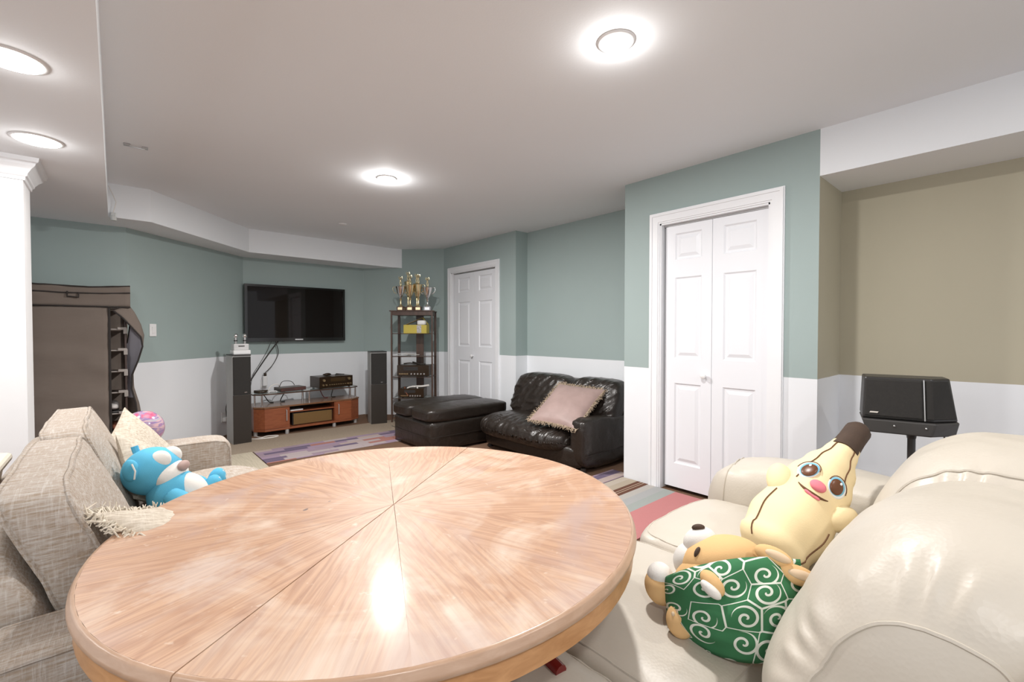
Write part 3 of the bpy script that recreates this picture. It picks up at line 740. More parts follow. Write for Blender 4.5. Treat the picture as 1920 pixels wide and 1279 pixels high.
ot = thing('black_ottoman', 'large black leather ottoman with a two part padded lid', 'ottoman', (2.87, 4.34, 0))
build(M().cush((2.865, 4.335, .165), (.515, .415, .155), 12, 14, lambda w, q: (w.x+.004*fbm((w.x, w.y, w.z), 8), w.y+.004*fbm((w.x, w.y, w.z+3), 8), w.z)), 'base', BLACKL, ot, ang=60)
for y0, y1 in ((3.915, 4.335), (4.34, 4.755)):
    build(M().cush((2.865, (y0+y1)/2, .37), (.53, (y1-y0)/2, .068), 7, 20, lambda w, q: (w.x, w.y, w.z+(.02*(1-q[0]**2)*(1-q[1]**2) if q[2] > 0 else 0)+.005*fbm((w.x, w.y, 0), 9))), 'lid_cushion', BLACKL, ot, ang=180)
build(M().tube([(2.347, 4.75, .16), (2.345, 4.3, .157), (2.346, 3.92, .16), (2.36, 3.918, .16), (2.9, 3.917, .157), (3.38, 3.918, .16)], .003, 5), 'seam', BLACKL, ot)
PINKF = simple('dusty pink satin', (.33, .235, .215), .55, var=.22, nscale=9, bump=.25, bscale=14)
FRB = simple('brown beaded fringe', (.42, .33, .24), .9, var=.35, nscale=60)
throw('fringed_pillow', 'dusty pink cushion with beaded fringe on the black loveseat', PINKF, .52, .14, (3.16, 2.83, .545), (-.52, -.10, .84), .10, up=(.8, 0, .5), h=.56, fringe=(FRB, .032), seed=11)

# ------------------------------------------------------------------ television
tv = thing('television', 'large flat black television mounted on the teal back wall', 'television', (1.842, 6.45, 1.10))
SCR = NT('screen glass'); SCR = SCR.out((.008, .005, .004), .03, 0, .22); BEZ = simple('glossy bezel', (.008, .006, .005), .12)
x0, x1, z0, z1 = 1.216, 2.468, 1.103, 1.828
mb = M().bb(x0, x1, 6.455, 6.49, z0, z1).bb(x0, x1, 6.43, 6.455, z1-.028, z1).bb(x0, x1, 6.43, 6.455, z0, z0+.045).bb(x0, x0+.03, 6.43, 6.455, z0+.045, z1-.028).bb(x1-.03, x1, 6.43, 6.455, z0+.045, z1-.028)
build(mb, 'bezel', BEZ, tv, smooth=False); build(M().bb(x0+.03, x1-.03, 6.445, 6.455, z0+.045, z1-.028), 'screen', SCR, tv, smooth=False)
build(M().bb(1.6, 2.1, 6.488, 6.519, 1.3, 1.6), 'wall_mount', BLACKP, tv, smooth=False)
build(M().bb(1.80, 1.90, 6.428, 6.431, z0+.017, z0+.028), 'badge', SILVER, tv, smooth=False, label='small silver badge')

# ------------------------------------------------------------------ television stand
st = thing('television_stand', 'low cherry wood television stand with two doors and raised glass shelf', 'tv stand', (1.83, 6.1, 0))
SILP = simple('silver plastic', (.66, .66, .66), .3, .6)
foot = [(1.20, 6.28), (1.20, 5.93), (1.30, 5.845), (2.34, 5.895), (2.475, 5.99), (2.475, 6.28)]
def inset(p, k):
    cx = sum(a for a, b_ in p)/len(p); cy = sum(b_ for a, b_ in p)/len(p); return [(cx+(a-cx)*k, cy+(b_-cy)*k) for a, b_ in p]
build(M().prism(foot, .055, .078), 'bottom_board', CHERRY, st, smooth=False, bevel=.004)
build(M().prism(inset(foot, 1.01), .325, .345), 'top_board', wood('walnut brown top', (.16, .075, .04), (.22, .115, .06), .22, (2, 14, 14)), st, smooth=False, bevel=.004)
build(M().prism([(1.20, 6.28), (1.20, 5.935), (1.215, 5.93), (1.215, 6.28)], .078, .325), 'side_panel', CHERRY, st, smooth=False)
build(M().prism([(2.46, 6.28), (2.46, 5.985), (2.475, 5.995), (2.475, 6.28)], .078, .325), 'side_panel', CHERRY, st, smooth=False)
build(M().bb(1.215, 2.46, 6.265, 6.28, .078, .325), 'back_panel', DKWOOD, st, smooth=False)
for x, y in ((1.565, 5.868), (2.125, 5.895)): build(M().bb(x-.008, x+.008, y, 6.265, .078, .325), 'divider', CHERRY, st, smooth=False)
build(M().bb(1.573, 2.117, 5.91, 6.265, .245, .258), 'inner_shelf', CHERRY, st, smooth=False, label='thin shelf in the open middle bay')
dl = build(M().prism([(1.208, 5.927), (1.30, 5.852), (1.56, 5.864), (1.56, 5.880), (1.305, 5.868), (1.216, 5.94)], .080, .323), 'cabinet_door', CHERRY, st, smooth=False, bevel=.002)
build(M().tube([(1.535, 5.862, .16), (1.535, 5.845, .165), (1.535, 5.845, .285), (1.535, 5.862, .29)], .0055, 8), 'handle', SILP, dl)
dr = build(M().prism([(2.128, 5.885), (2.335, 5.895), (2.470, 5.99), (2.462, 6.0), (2.332, 5.910), (2.128, 5.900)], .080, .323), 'cabinet_door', CHERRY, st, smooth=False, bevel=.002)
build(M().tube([(2.165, 5.884, .16), (2.165, 5.868, .165), (2.165, 5.868, .285), (2.165, 5.884, .29)], .0055, 8), 'handle', SILP, dr)
build(M().prism(inset([(1.20, 6.26), (1.20, 5.99), (1.27, 5.925), (2.38, 5.975), (2.475, 6.03), (2.475, 6.26)], 1.0), .478, .488), 'glass_shelf', GLASS, st, smooth=False)
build(M().prism([(1.20, 6.26), (1.20, 5.985), (1.27, 5.92), (2.38, 5.97), (2.475, 6.025), (2.475, 6.26), (2.468, 6.26), (2.468, 6.03), (2.377, 5.977), (1.272, 5.927), (1.207, 5.988), (1.207, 6.26)], .476, .490), 'shelf_edge', DKWOOD, st, smooth=False)
for x, y in ((1.225, 6.0), (1.29, 5.945), (1.83, 5.965), (2.36, 5.99), (2.45, 6.04), (1.225, 6.24), (1.83, 6.24), (2.45, 6.24)):
    build(M().cyl((x, y, .345), (x, y, .478), .011 if x != 1.83 else .014, 12), 'shelf_post', CHROME, st)
for x, y in ((1.225, 5.96), (1.545, 5.88), (2.12, 5.92), (2.43, 6.0), (1.23, 6.25), (2.44, 6.25)):
    build(M().cyl((x, y, 0), (x, y, .055), .022, 12), 'foot', SILP, st)
AMP = simple('dark bronze casing', (.045, .030, .018), .35, .3, var=.2); AMPF = simple('receiver face', (.030, .017, .008), .2, .2); KN = simple('knob gold', (.45, .33, .18), .3, .8)
r = thing('av_receiver', 'black stereo receiver on the right of the raised glass shelf', 'receiver', (2.16, 6.12, .4905), math.radians(6))
L = dict(parent=r, local=True)
build(M().bb(-.225, .225, -.14, .14, .012, .155), 'casing', AMP, smooth=False, bevel=.004, **L)
build(M().bb(-.225, .225, -.148, -.14, .012, .155), 'front_panel', AMPF, smooth=False, bevel=.002, **L)
build(M().bb(-.08, .12, -.150, -.147, .09, .135), 'display', simple('amber display', (.05, .03, .012), .15), smooth=False, **L)
for i in range(9): build(M().bb(-.10+i*.03, -.082+i*.03, -.152, -.147, .045, .055), 'button', KN, smooth=False, **L)
for x, z, q in ((-.17, .11, .016), (.17, .115, .018), (-.18, .05, .011), (-.14, .05, .011), (.16, .05, .009), (.19, .05, .009)):
    build(M().cyl((x, -.147, z), (x, -.166, z), q, 14), 'knob', KN, **L)
for x in (-.19, .19):
    for y in (-.11, .11): build(M().cyl((x, y, 0), (x, y, .013), .016, 10), 'foot', BLACKP, **L)
o = build(M().ball((2.10, 6.11, .662), (.055, .035, .016), None, 10).ball((2.10, 6.09, .672), (.04, .02, .012), None, 8), 'game_controller', AMP); tag(centre(o), 'dark controller lying on top of the stereo receiver', 'controller')
def cable(name, label, pts, r=.004, m=None, cat='cable', sub=8):
    P = [Vector(p) for p in pts]; out = []
    for i in range(len(P)-1):
        p0, p1, p2, p3 = P[max(i-1, 0)], P[i], P[i+1], P[min(i+2, len(P)-1)]
        for k in range(sub):
            u = k/sub; out.append(.5*((2*p1)+(p2-p0)*u+(2*p0-5*p1+4*p2-p3)*u*u+(3*p1-p0-3*p2+p3)*u**3))
    out.append(P[-1]); o = build(M().tube(out, r, 6), name, m or CABLE); return tag(centre(o), label, cat)
cable('cable', 'short coiled cord on top of the stereo receiver', [(2.20, 6.10, .654), (2.25, 6.07, .660), (2.29, 6.12, .656), (2.24, 6.15, .662), (2.22, 6.08, .665), (2.32, 6.09, .655)], .006)
b_ = thing('set_top_box', 'slim dark disc player in the middle of the raised glass shelf', 'player', (1.64, 6.09, .4905), math.radians(8))
build(M().bb(-.155, .155, -.10, .10, .006, .05), 'casing', AMP, b_, smooth=False, bevel=.004, local=True); build(M().bb(-.15, .15, -.104, -.10, .01, .046), 'front_panel', simple('player face', (.10, .05, .045), .25), b_, smooth=False, local=True)
build(M().bb(-.12, .0, -.106, -.103, .026, .034), 'disc_slot', BLACKP, b_, smooth=False, local=True)
for x in (-.12, .12): build(M().cyl((x, -.07, 0), (x, -.07, .007), .012), 'foot', BLACKP, b_, local=True)
b_ = thing('modem', 'small dark cable modem at the left end of the glass shelf', 'modem', (1.31, 6.08, .4905), .35)
build(M().bb(-.06, .06, -.05, .05, 0, .035), 'casing', AMP, b_, smooth=False, bevel=.006, local=True)
for i in range(3): build(M().bb(-.04+i*.02, -.034+i*.02, -.052, -.049, .018, .022), 'light', PLASTIC, b_, smooth=False, local=True)
b_ = thing('network_switch', 'flat white box beside the modem on the glass shelf', 'router', (1.42, 6.04, .4905), .1)
build(M().bb(-.05, .05, -.035, .035, 0, .02), 'casing', PLASTIC, b_, smooth=False, bevel=.004, local=True); build(M().bb(-.04, .04, -.037, -.034, .006, .013), 'port_strip', BLACKP, b_, smooth=False, local=True)
b_ = thing('wall_plug', 'white plug adapter on the wainscot behind the glass shelf', 'adapter', (1.44, 6.518, .50))
build(M().bb(1.40, 1.48, 6.505, 6.519, .50, .62), 'cover_plate', PLASTIC, b_, smooth=False, bevel=.004); build(M().bb(1.415, 1.465, 6.44, 6.505, .53, .66), 'adapter_body', PLASTIC, b_, smooth=False, bevel=.008)
build(M().bb(1.425, 1.455, 6.435, 6.47, .66, .70), 'plug', AMP, b_, smooth=False, bevel=.006)
cable('cable', 'thick black cable slanting from television down behind the left speaker', [(1.60, 6.47, 1.10), (1.50, 6.42, .98), (1.36, 6.38, .78), (1.22, 6.36, .56)], .008)
cable('cable', 'thin cable hanging from television to the white plug adapter', [(1.57, 6.47, 1.10), (1.60, 6.46, .95), (1.53, 6.45, .80), (1.44, 6.45, .70)], .005)
cable('cable', 'thin looping cable left of the thick television cable', [(1.52, 6.47, 1.10), (1.47, 6.46, .98), (1.38, 6.45, .82), (1.30, 6.44, .68), (1.26, 6.40, .5)], .003)
cable('cable', 'grey cord looping between modem and disc player on glass shelf', [(1.40, 6.13, .51), (1.45, 6.17, .56), (1.52, 6.16, .57), (1.55, 6.20, .50)], .006, CABLEW)
cable('cable', 'black cord arching over the disc player', [(1.53, 6.14, .54), (1.58, 6.19, .60), (1.68, 6.20, .595), (1.72, 6.19, .545)], .004)
for i, (xa, xb, lab) in enumerate(((1.34, 1.42, 'dark cord sagging under the left end of the glass shelf'), (1.62, 1.55, 'cord crossing below the disc player under the glass shelf'), (2.02, 2.08, 'red tipped cord below the receiver under the glass shelf'), (2.22, 2.18, 'cord under the right end of the glass shelf'))):
    cable('cable', lab, [(xa, 6.22, .474), (xa*.6+xb*.4, 6.20, .44), (xb, 6.18, .36), (xb+.05, 6.17, .352)], .006, [CABLE, CABLE, MAROON, CABLE][i])
b_ = thing('centre_speaker', 'wide speaker box with brown cloth front inside the stand', 'speaker', (1.86, 6.06, .0785), math.radians(2))
build(M().bb(-.245, .245, -.12, .16, .0, .152), 'cabinet', BLACKP, b_, smooth=False, bevel=.004, local=True)
build(M().bb(-.235, .235, -.132, -.119, .008, .144), 'grille', simple('brown grille cloth', (.17, .095, .03), .85, var=.15, nscale=80, bump=.3, bscale=500), b_, smooth=False, bevel=.004, local=True)
b_ = thing('magazine', 'grey magazine lying on the inner shelf of the television stand', 'magazine', (1.66, 6.0, .2585), .1)
build(M().bb(-.075, .075, -.08, .08, .002, .014), 'pages', PLASTIC, b_, smooth=False, local=True); build(M().bb(-.076, .076, -.081, .081, .014, .016), 'cover', simple('grey cover', (.35, .33, .35), .3), b_, smooth=False, local=True)
cable('cable', 'loose cord lying on the carpet before the left speaker', [(1.13, 5.80, .012), (1.22, 5.74, .012), (1.36, 5.72, .012), (1.42, 5.78, .012), (1.32, 5.83, .012), (1.25, 5.78, .014), (1.22, 5.86, .012)], .006, CABLEW)
# ------------------------------------------------------------------ tower speakers
def tower(label, p, rz_, w, dp, h, split):
    o = thing('tower_speaker', label, 'speaker', (*p, 0), rz_, 'tower speakers flanking the television stand')
    build(M().bb(-w/2, w/2, 0, dp, .0, h), 'cabinet', SPKSIDE, o, smooth=False, bevel=.004, local=True)
    build(M().bb(-w/2+.004, w/2-.004, -.016, .0, h*split, h-.012), 'upper_grille', SPK, o, smooth=False, bevel=.005, local=True)
    build(M().bb(-w/2+.002, w/2-.002, -.010, .0, .0, h*split-.004), 'lower_front', simple('speaker lower front', (.026, .020, .015), .5), o, smooth=False, bevel=.002, local=True)
    build(M().bb(-w/2, w/2, -.01, dp, h-.001, h+.012), 'top_plate', BLACKP, o, smooth=False, bevel=.003, local=True)
    build(M().bb(.02, .045, -.019, -.015, h*split+.02, h*split+.026), 'badge', SILVER, o, smooth=False, local=True)
tower('black tower speaker left of the television stand, microphone dock on top', (1.035, 5.66), math.radians(5), .18, .24, .965, .56)
tower('black tower speaker right of the television stand beside the trophy shelf', (2.63, 5.69), math.radians(-14), .21, .24, .955, .56)
b_ = thing('microphone_dock', 'white charging dock with two microphones on the left tower speaker', 'charger', (1.045, 5.78, .9775), math.radians(5))
build(M().bb(-.085, .085, -.07, .07, 0, .045), 'base', PLASTIC, b_, smooth=False, bevel=.006, local=True); build(M().bb(-.075, .075, -.045, .06, .045, .115), 'body', simple('dock grey', (.6, .6, .6), .4), b_, smooth=False, bevel=.008, local=True)
build(M().bb(-.03, .03, -.049, -.044, .085, .095), 'display', BLACKP, b_, smooth=False, local=True)
for sx in (-.045, .045):
    m_ = thing('microphone', ('left' if sx < 0 else 'right')+' silver microphone standing in the white dock', 'microphone', (1.045+sx*.996, 5.78+sx*.087, 1.093), 0, 'microphones in the dock')
    build(M().lathe([(.014, 0), (.017, .05), (.017, .07)], n=12), 'handle', STEEL, m_, local=True); build(M().ball((0, 0, .088), (.023, .023, .025), None, 6), 'head', SILVER, m_, local=True, ang=180)
    build(M().lathe([(.018, .028), (.018, .04)], n=12), 'band', BLACKP, m_, local=True)
# ------------------------------------------------------------------ trophy shelf
sh = thing('shelf_tower', 'tall narrow dark shelf tower with glass shelves holding trophies', 'shelf', (3.12, 5.58, 0))
FL, FR, BL, BR = Vector((2.80, 5.66, 0)), Vector((3.21, 5.30, 0)), Vector((3.02, 5.87, 0)), Vector((3.40, 5.53, 0))
ST = 1.50
for q, w in ((FL, .012), (FR, .012), (BL, .020), (BR, .020)):
    build(M().box((q.x, q.y, ST/2), (w*1.6, w*1.6, ST), (0, 0, -.72)), 'post', DKWOOD, sh, smooth=False, bevel=.002)
bm_ = (BL*.42+BR*.58)
build(M().box((bm_.x, bm_.y, ST/2), (.105, .016, ST), (0, 0, -.72)), 'spine_board', DKWOOD, sh, smooth=False)
def quad(k=1.0, c=(FL+FR+BL+BR)/4): return [((c+(q-c)*k).x, (c+(q-c)*k).y) for q in (FL, FR, BR, BL)]
SZ = [1.205, .895, .62, .33, .08]
for z in SZ: 
    build(M().prism(quad(.97), z-.007, z), 'glass_shelf', GLASS, sh, smooth=False)
    P = [Vector((*p, z-.004)) for p in quad(1.0)]; build(M().tube(P, .005, 6, True), 'shelf_rail', DKWOOD, sh)
build(M().prism(quad(1.10), ST, ST+.014), 'top_board', DKWOOD, sh, smooth=False, bevel=.003); build(M().prism(quad(1.02), ST-.05, ST), 'top_frame', DKWOOD, sh, smooth=False)
def on(u, v, z): # u along the front, v towards the back
    q = (FL*(1-u)+FR*u)*(1-v)+(BL*(1-u)+BR*u)*v; return Vector((q.x, q.y, z))
TOP = ST+.0145
def trophy(u, v, h, label, cup, bowl, base, handles=True, tall=False):
    c = on(u, v, TOP); t = thing('trophy', label, 'trophy', tuple(c), -.72, 'trophies on the dark shelf tower')
    L = dict(parent=t, local=True)
    build(M().bb(-.045, .045, -.04, .04, 0, .055), 'base', base, smooth=False, bevel=.004, **L); build(M().bb(-.03, .03, -.042, -.039, .010, .045), 'plate', cup, smooth=False, **L)
    k = h-.17
    z0 = .055; zb = z0+k*.42; zt = z0+k
    build(M().lathe([(.032, z0), (.026, z0+.012), (.010, z0+.03), (.014, z0+k*.2), (.008, z0+k*.26), (.018, z0+k*.36), (.010, zb)], n=16), 'stem', cup, **L)
    w = .068 if not tall else .052
    build(M().lathe([(.010, zb), (.022, zb+.02), (w*.75, zb+(zt-zb)*.5), (w, zt-.008), (w*1.04, zt), (w*.9, zt), (.03, zt+.012), (.012, zt+.02)], n=20), 'bowl', bowl, **L)
    if handles:
        for s_ in (-1, 1):
            build(M().tube([(s_*w*.7, 0, zb+(zt-zb)*.35), (s_*(w+.03), 0, zb+(zt-zb)*.55), (s_*(w+.042), 0, zt-.02), (s_*(w+.028), 0, zt+.005), (s_*w*.95, 0, zt-.01)], .0055, 6), 'handle', cup, subd=1, **L)
    f = zt+.018
    fm = M().tube([(0, 0, f), (0, 0, f+.012)], .014, 8).tube([(-.008, 0, f+.012), (-.009, 0, f+.05), (0, 0, f+.055)], [.006, .007, .009], 6).tube([(.010, .004, f+.012), (.008, 0, f+.05), (0, 0, f+.055)], [.006, .007, .009], 6)
    fm.tube([(0, 0, f+.05), (0, 0, f+.085), (0, 0, f+.095)], [.010, .014, .007], 8).ball((0, 0, f+.108), .011, None, 6).tube([(-.012, 0, f+.085), (-.026, 0, f+.10), (-.020, 0, f+.125)], .0045, 6).tube([(.012, 0, f+.085), (.026, 0, f+.095), (.018, 0, f+.122)], .0045, 6)
    build(fm, 'figurine', GOLD, **L)
RW = simple('rosewood base', (.07, .018, .012), .3); MARB = simple('grey marble base', (.45, .45, .48), .3, var=.2)
trophy(.18, .28, .44, 'silver bowl trophy at the left end of the shelf top', GOLD, SILVER, RW)
trophy(.42, .30, .46, 'gold trophy with round lidded cup, second from left', GOLD, GOLD, RW)
trophy(.63, .30, .47, 'tall slim gold trophy cup, second from right', GOLD, GOLD, RW, tall=True)
trophy(.86, .32, .43, 'silver trophy with big handle at the right end', SILVER, SILVER, MARB)
trophy(.30, .72, .52, 'gold figure trophy behind the silver bowl trophy', GOLD, GOLD, RW, handles=False, tall=True)
trophy(.53, .74, .49, 'gold trophy standing behind between the two middle cups', GOLD, GOLD, RW, handles=False, tall=True)
YB = simple('yellow card', (.52, .42, .07), .6); KB = simple('tan card', (.38, .27, .12), .7)
c = on(.56, .45, SZ[0]+.001); b_ = thing('yellow_box', 'open yellow cardboard box on the top glass shelf', 'box', tuple(c), -.72); L = dict(parent=b_, local=True)
mb = M().bb(-.155, .155, -.10, -.096, 0, .115).bb(-.155, .155, .096, .10, 0, .115).bb(-.155, -.151, -.096, .096, 0, .115).bb(.151, .155, -.096, .096, 0, .115).bb(-.151, .151, -.096, .096, 0, .004)
build(mb, 'carton', YB, smooth=False, **L); build(M().add([(-.155, .0, .118), (.08, .0, .215), (.08, .1, .215), (-.155, .1, .118)], [(0, 1, 2, 3)]), 'flap', KB, smooth=False, solid=.004, **L)
build(M().add([(.08, .0, .215), (.155, .0, .118), (.155, .1, .118), (.08, .1, .215)], [(0, 1, 2, 3)]), 'flap', YB, smooth=False, solid=.004, **L)
build(M().bb(.025, .085, -.1035, -.1, .005, .11), 'printed_label', simple('grey print', (.45, .43, .42), .6, var=.8, nscale=40), smooth=False, **L)
build(M().cush((.075, -.02, .145), (.06, .05, .035), 4, 8), 'packing', PLASTIC, ang=180, **L)
c = on(.3, .4, SZ[1]+.001); b_ = thing('paper_pile', 'loose pile of white papers and cords on the second glass shelf', 'papers', tuple(c), -.72); rnd = random.Random(3)
for i in range(6): build(M().box((rnd.uniform(-.06, .10), rnd.uniform(-.03, .05), .004+i*.006), (.15, .10, .003), (rnd.uniform(-.01, .01), rnd.uniform(-.03, .03), rnd.uniform(-.4, .4))), 'sheet', PLASTIC if i % 2 else CABLEW, b_, smooth=False, local=True)
def deck(name, label, u, v, z, w, h, dp, cat):
    c = on(u, v, z); b_ = thing(name, label, cat, tuple(c), -.72); L = dict(parent=b_, local=True)
    build(M().bb(-w/2, w/2, -dp/2, dp/2, .01, h), 'casing', AMP, smooth=False, bevel=.004, **L); build(M().bb(-w/2, w/2, -dp/2-.008, -dp/2, .01, h), 'front_panel', AMPF, smooth=False, bevel=.002, **L)
    build(M().bb(-w*.3, w*.15, -dp/2-.010, -dp/2-.007, h*.55, h*.85), 'display', BLACKP, smooth=False, **L)
    for i in range(5): build(M().cyl((w*(-.05+.10*i), -dp/2-.008, h*.25), (w*(-.05+.10*i), -dp/2-.022, h*.25), .010, 10), 'knob', STEEL, **L)
    for i in range(6): build(M().bb(-w*.44+i*w*.05, -w*.41+i*w*.05, -dp/2-.011, -dp/2-.007, h*.2, h*.3), 'button', KN, smooth=False, **L)
    for x in (-w*.4, w*.4): build(M().cyl((x, -dp*.3, 0), (x, -dp*.3, .011), .014, 8), 'foot', BLACKP, **L)
deck('stereo_amplifier', 'dark stereo amplifier on the third glass shelf, cords on top', .52, .40, SZ[2]+.001, .43, .155, .22, 'amplifier')
deck('tape_deck', 'small dark deck draped with cords on the lower glass shelf', .48, .40, SZ[3]+.001, .33, .13, .22, 'tape deck')
def onc(u, v, z): return tuple(on(u, v, z))
cable('cable', 'tangle of cords lying on the dark stereo amplifier', [onc(.25, .3, .79), onc(.4, .25, .80), onc(.55, .4, .79), onc(.45, .5, .81), onc(.65, .3, .79), onc(.8, .35, .785)], .009)
cable('cable', 'white cord bundle looping over the lower deck', [onc(.35, .06, .36), onc(.36, .1, .45), onc(.42, .2, .475), onc(.55, .3, .475), onc(.62, .1, .47), onc(.64, .04, .36)], .010, CABLEW)
cable('cable', 'pale cord bundle lying across the lower deck', [onc(.45, .35, .475), onc(.6, .3, .48), onc(.75, .25, .485), onc(.9, .2, .50)], .014, CABLEW)
cable('cable', 'brown cord hanging down the front of the lower deck', [onc(.30, .15, .475), onc(.32, .04, .44), onc(.38, .02, .38), onc(.42, .04, .36)], .008, simple('rust cord', (.25, .08, .04), .5))

# ------------------------------------------------------------------ fabric shoe rack
rk = thing('fabric_wardrobe', 'covered fabric shoe rack with taupe cover, right side unzipped', 'wardrobe', (-.42, 5.17, 0))
TAUPE = simple('taupe fabric', (.165, .135, .115), .85, var=.12, nscale=3, bump=.5, bscale=7, stretch=(1, 1, 2.4), spec=.2); TRIMB = simple('black binding', (.025, .020, .018), .8); LAV = simple('pale lining', (.50, .49, .55), .85, bump=.3, bscale=8)
RX0, RX1, RY0, RY1, RZ = -.95, .065, 5.02, 5.33, 1.53
TUBE = simple('dark tube', (.06, .04, .035), .4); CONN = simple('grey connector', (.30, .27, .25), .5)
for x in (RX0, -.44, RX1):
    for y in (RY0+.02, RY1-.02): build(M().cyl((x, y, 0), (x, y, RZ), .009), 'frame_post', TUBE, rk)
for i in range(9):
    z = .005+i*.177
    sf = build(M().bb(RX0, RX1, RY0+.02, RY1-.02, z-.003, z), 'shelf', simple('shelf cloth', (.07, .045, .035), .8) if i == 0 else bpy.data.materials['shelf cloth'], rk, smooth=False)
    build(M().cyl((RX0, RY0+.02, z), (RX1, RY0+.02, z), .0065), 'shelf_rail', CONN, sf)
    build(M().box((RX1-.02, RY0+.018, z+.008), (.06, .028, .022)).box((RX1, RY0+.018, z-.012), (.026, .03, .05)), 'connector', CONN, sf, smooth=False, bevel=.003)
def frontp(u, v):
    x = RX0-.02+(-.035-(RX0-.02))*u; z = .02+(1.43-.02)*v
    return (x, RY0-.012-.010*fbm((x*2, z*3, 0), 2)-.004*math.sin(z*22+x*3)*u, z)
fp = build(M().grid(frontp, 24, 40), 'front_panel', TAUPE, rk, solid=.003, ang=180)
build(M().tube([(-.035, frontp(1, v/20)[1]-.003, frontp(1, v/20)[2]) for v in range(21)], .008, 6), 'binding', TRIMB, fp)
build(M().bb(RX0-.03, RX1+.02, RY1, RY1+.006, 0, 1.52), 'back_panel', TAUPE, rk, smooth=False); build(M().bb(RX0-.03, RX0-.024, RY0-.01, RY1, 0, 1.52), 'side_panel', TAUPE, rk, smooth=False)
def hood(u, v):
    x = RX0-.03+(RX1+.035-(RX0-.03))*u; sag = .018*math.sin(u*7)+.010*fbm((x*3, v*2, 4), 2)+.02*max(0, u-.85)/.15
    if v < .45: return (x, RY0-.016-.010*fbm((x*3, v*5, 2), 2), 1.43+.165*(v/.45)+sag*(v/.45)*.5)
    w = (v-.45)/.55; return (x, RY0-.016+(RY1+.012-RY0)*w, 1.595+sag*.5+.01*math.sin(w*PI))
hd = build(M().grid(hood, 30, 16), 'top_cover', TAUPE, rk, solid=.003, ang=180)
for v in (0, .30, .45): build(M().tube([Vector(hood(i/30, v))+Vector((0, -.004, 0)) for i in range(31)], .0055, 6), 'binding', TRIMB, hd)
build(M().tube([(-.28, RY0-.024, 1.545), (-.28, RY0-.030, 1.505), (-.215, RY0-.030, 1.50), (-.215, RY0-.024, 1.54)], .006, 6), 'hang_tab', TRIMB, hd)
# unzipped side flap hanging from the hood corner
free = [(-.01, 5.00, 1.40), (.05, 4.985, 1.34), (.115, 4.975, 1.25), (.165, 4.975, 1.18), (.175, 4.98, 1.10), (.145, 5.0, .98), (.105, 5.02, .86), (.10, 5.02, .74), (.125, 5.01, .62), (.135, 5.01, .50), (.13, 5.01, .30), (.12, 5.01, .05)]
hing = [(0.067, 5.04, 1.50), (0.087, 5.06, 1.42), (0.097, 5.10, 1.32), (0.087, 5.14, 1.22), (0.072, 5.18, 1.10), (0.067, 5.2, .98), (0.062, 5.2, .86), (0.062, 5.2, .74), (0.062, 5.2, .62), (0.062, 5.2, .5), (0.062, 5.2, .3), (0.062, 5.2, .05)]
def ip(P, t):
    f = t*(len(P)-1); i = min(int(f), len(P)-2); f -= i; f = f*f*(3-2*f)*.4+f*.6
    return Vector(P[i]).lerp(Vector(P[i+1]), f)
def flap(u, v):
    a, b_ = ip(hing, v), ip(free, v); q = a.lerp(b_, u); bul = math.sin(u*PI)*(.05+.02*math.sin(v*9)); return q+Vector((bul*.9, .02*bul, 0))
fl_ = build(M().grid(flap, 12, 44), 'side_flap', TAUPE, rk, solid=.003, ang=180, label='loose unzipped side flap')
build(M().grid(lambda u, v: Vector(flap(.02+u*.95, .22+v*.48))+Vector((-.006, -.006, 0)), 12, 30), 'lining', LAV, fl_, ang=180, label='pale inner lining of the flap')
build(M().tube([Vector(flap(1, i/44)) for i in range(45)], .0065, 6), 'binding', TRIMB, fl_)
build(M().tube([Vector(flap(0, i/44))+Vector((.004, -.01, 0)) for i in range(16)], .006, 6), 'binding', TRIMB, fl_)
SHOE = simple('pale shoe', (.55, .52, .5), .7); RSH = simple('rust box', (.26, .09, .05), .7)
def shoe(x, z, m, label):
    o = thing('shoe', label, 'shoe', (x, 5.15, z)); build(M().bb(x-.04, x+.04, 5.05, 5.28, z, z+.018), 'sole', BLACKP, o, smooth=False, bevel=.006)
    build(M().cush((x, 5.165, z+.05), (.038, .11, .035), 3, 8, lambda w, q: (w.x, w.y, w.z*(1+.35*q[1]))), 'upper', m, o, ang=180)
shoe(-.02, .5405, SHOE, 'pale shoe on the rack shelf just above the sofa back')
shoe(.0, .3635, RSH, 'rust coloured shoe on the lower rack shelf')

# ------------------------------------------------------------------ speaker on stand in the alcove
sk = thing('stand_speaker', 'wide black bookshelf speaker on a pole stand in the right alcove', 'speaker', (2.88, .405, .73))
ry = math.atan2(-.40, -2.88); fz = math.radians(-66)
RT = Matrix.Rotation(fz, 3, 'Z')
def sk_(mb):
    mb.v = [(v[0]*.80, v[1], v[2]) for v in mb.v]
    return xform(mb, RT, Vector((2.885, .388, .735)))
RT = Matrix.Rotation(math.radians(-76), 3, 'Z')
bot = [(-.215, 0), (.125, 0), (.245, .085), (.245, .21), (-.215, .21)]; top = [(-.205, .012), (.115, .012), (.205, .085), (.205, .21), (-.205, .21)]
def hull(b_, t_, z0, z1):
    n = len(b_); return M().add([(*p, z0) for p in b_]+[(*p, z1) for p in t_], [tuple(range(n))[::-1], tuple(range(n, 2*n))]+[(i, (i+1) % n, (i+1) % n+n, i+n) for i in range(n)])
build(sk_(hull(bot, top, .055, .262)), 'cabinet', BLACKP, sk, smooth=False, bevel=.008)
build(sk_(hull([(-.205, -.012), (.075, -.012), (.075, .003), (-.205, .003)], [(-.198, -.002), (.068, -.002), (.068, .015), (-.198, .015)], .068, .252)), 'front_grille', SPK, sk, smooth=False, bevel=.006)
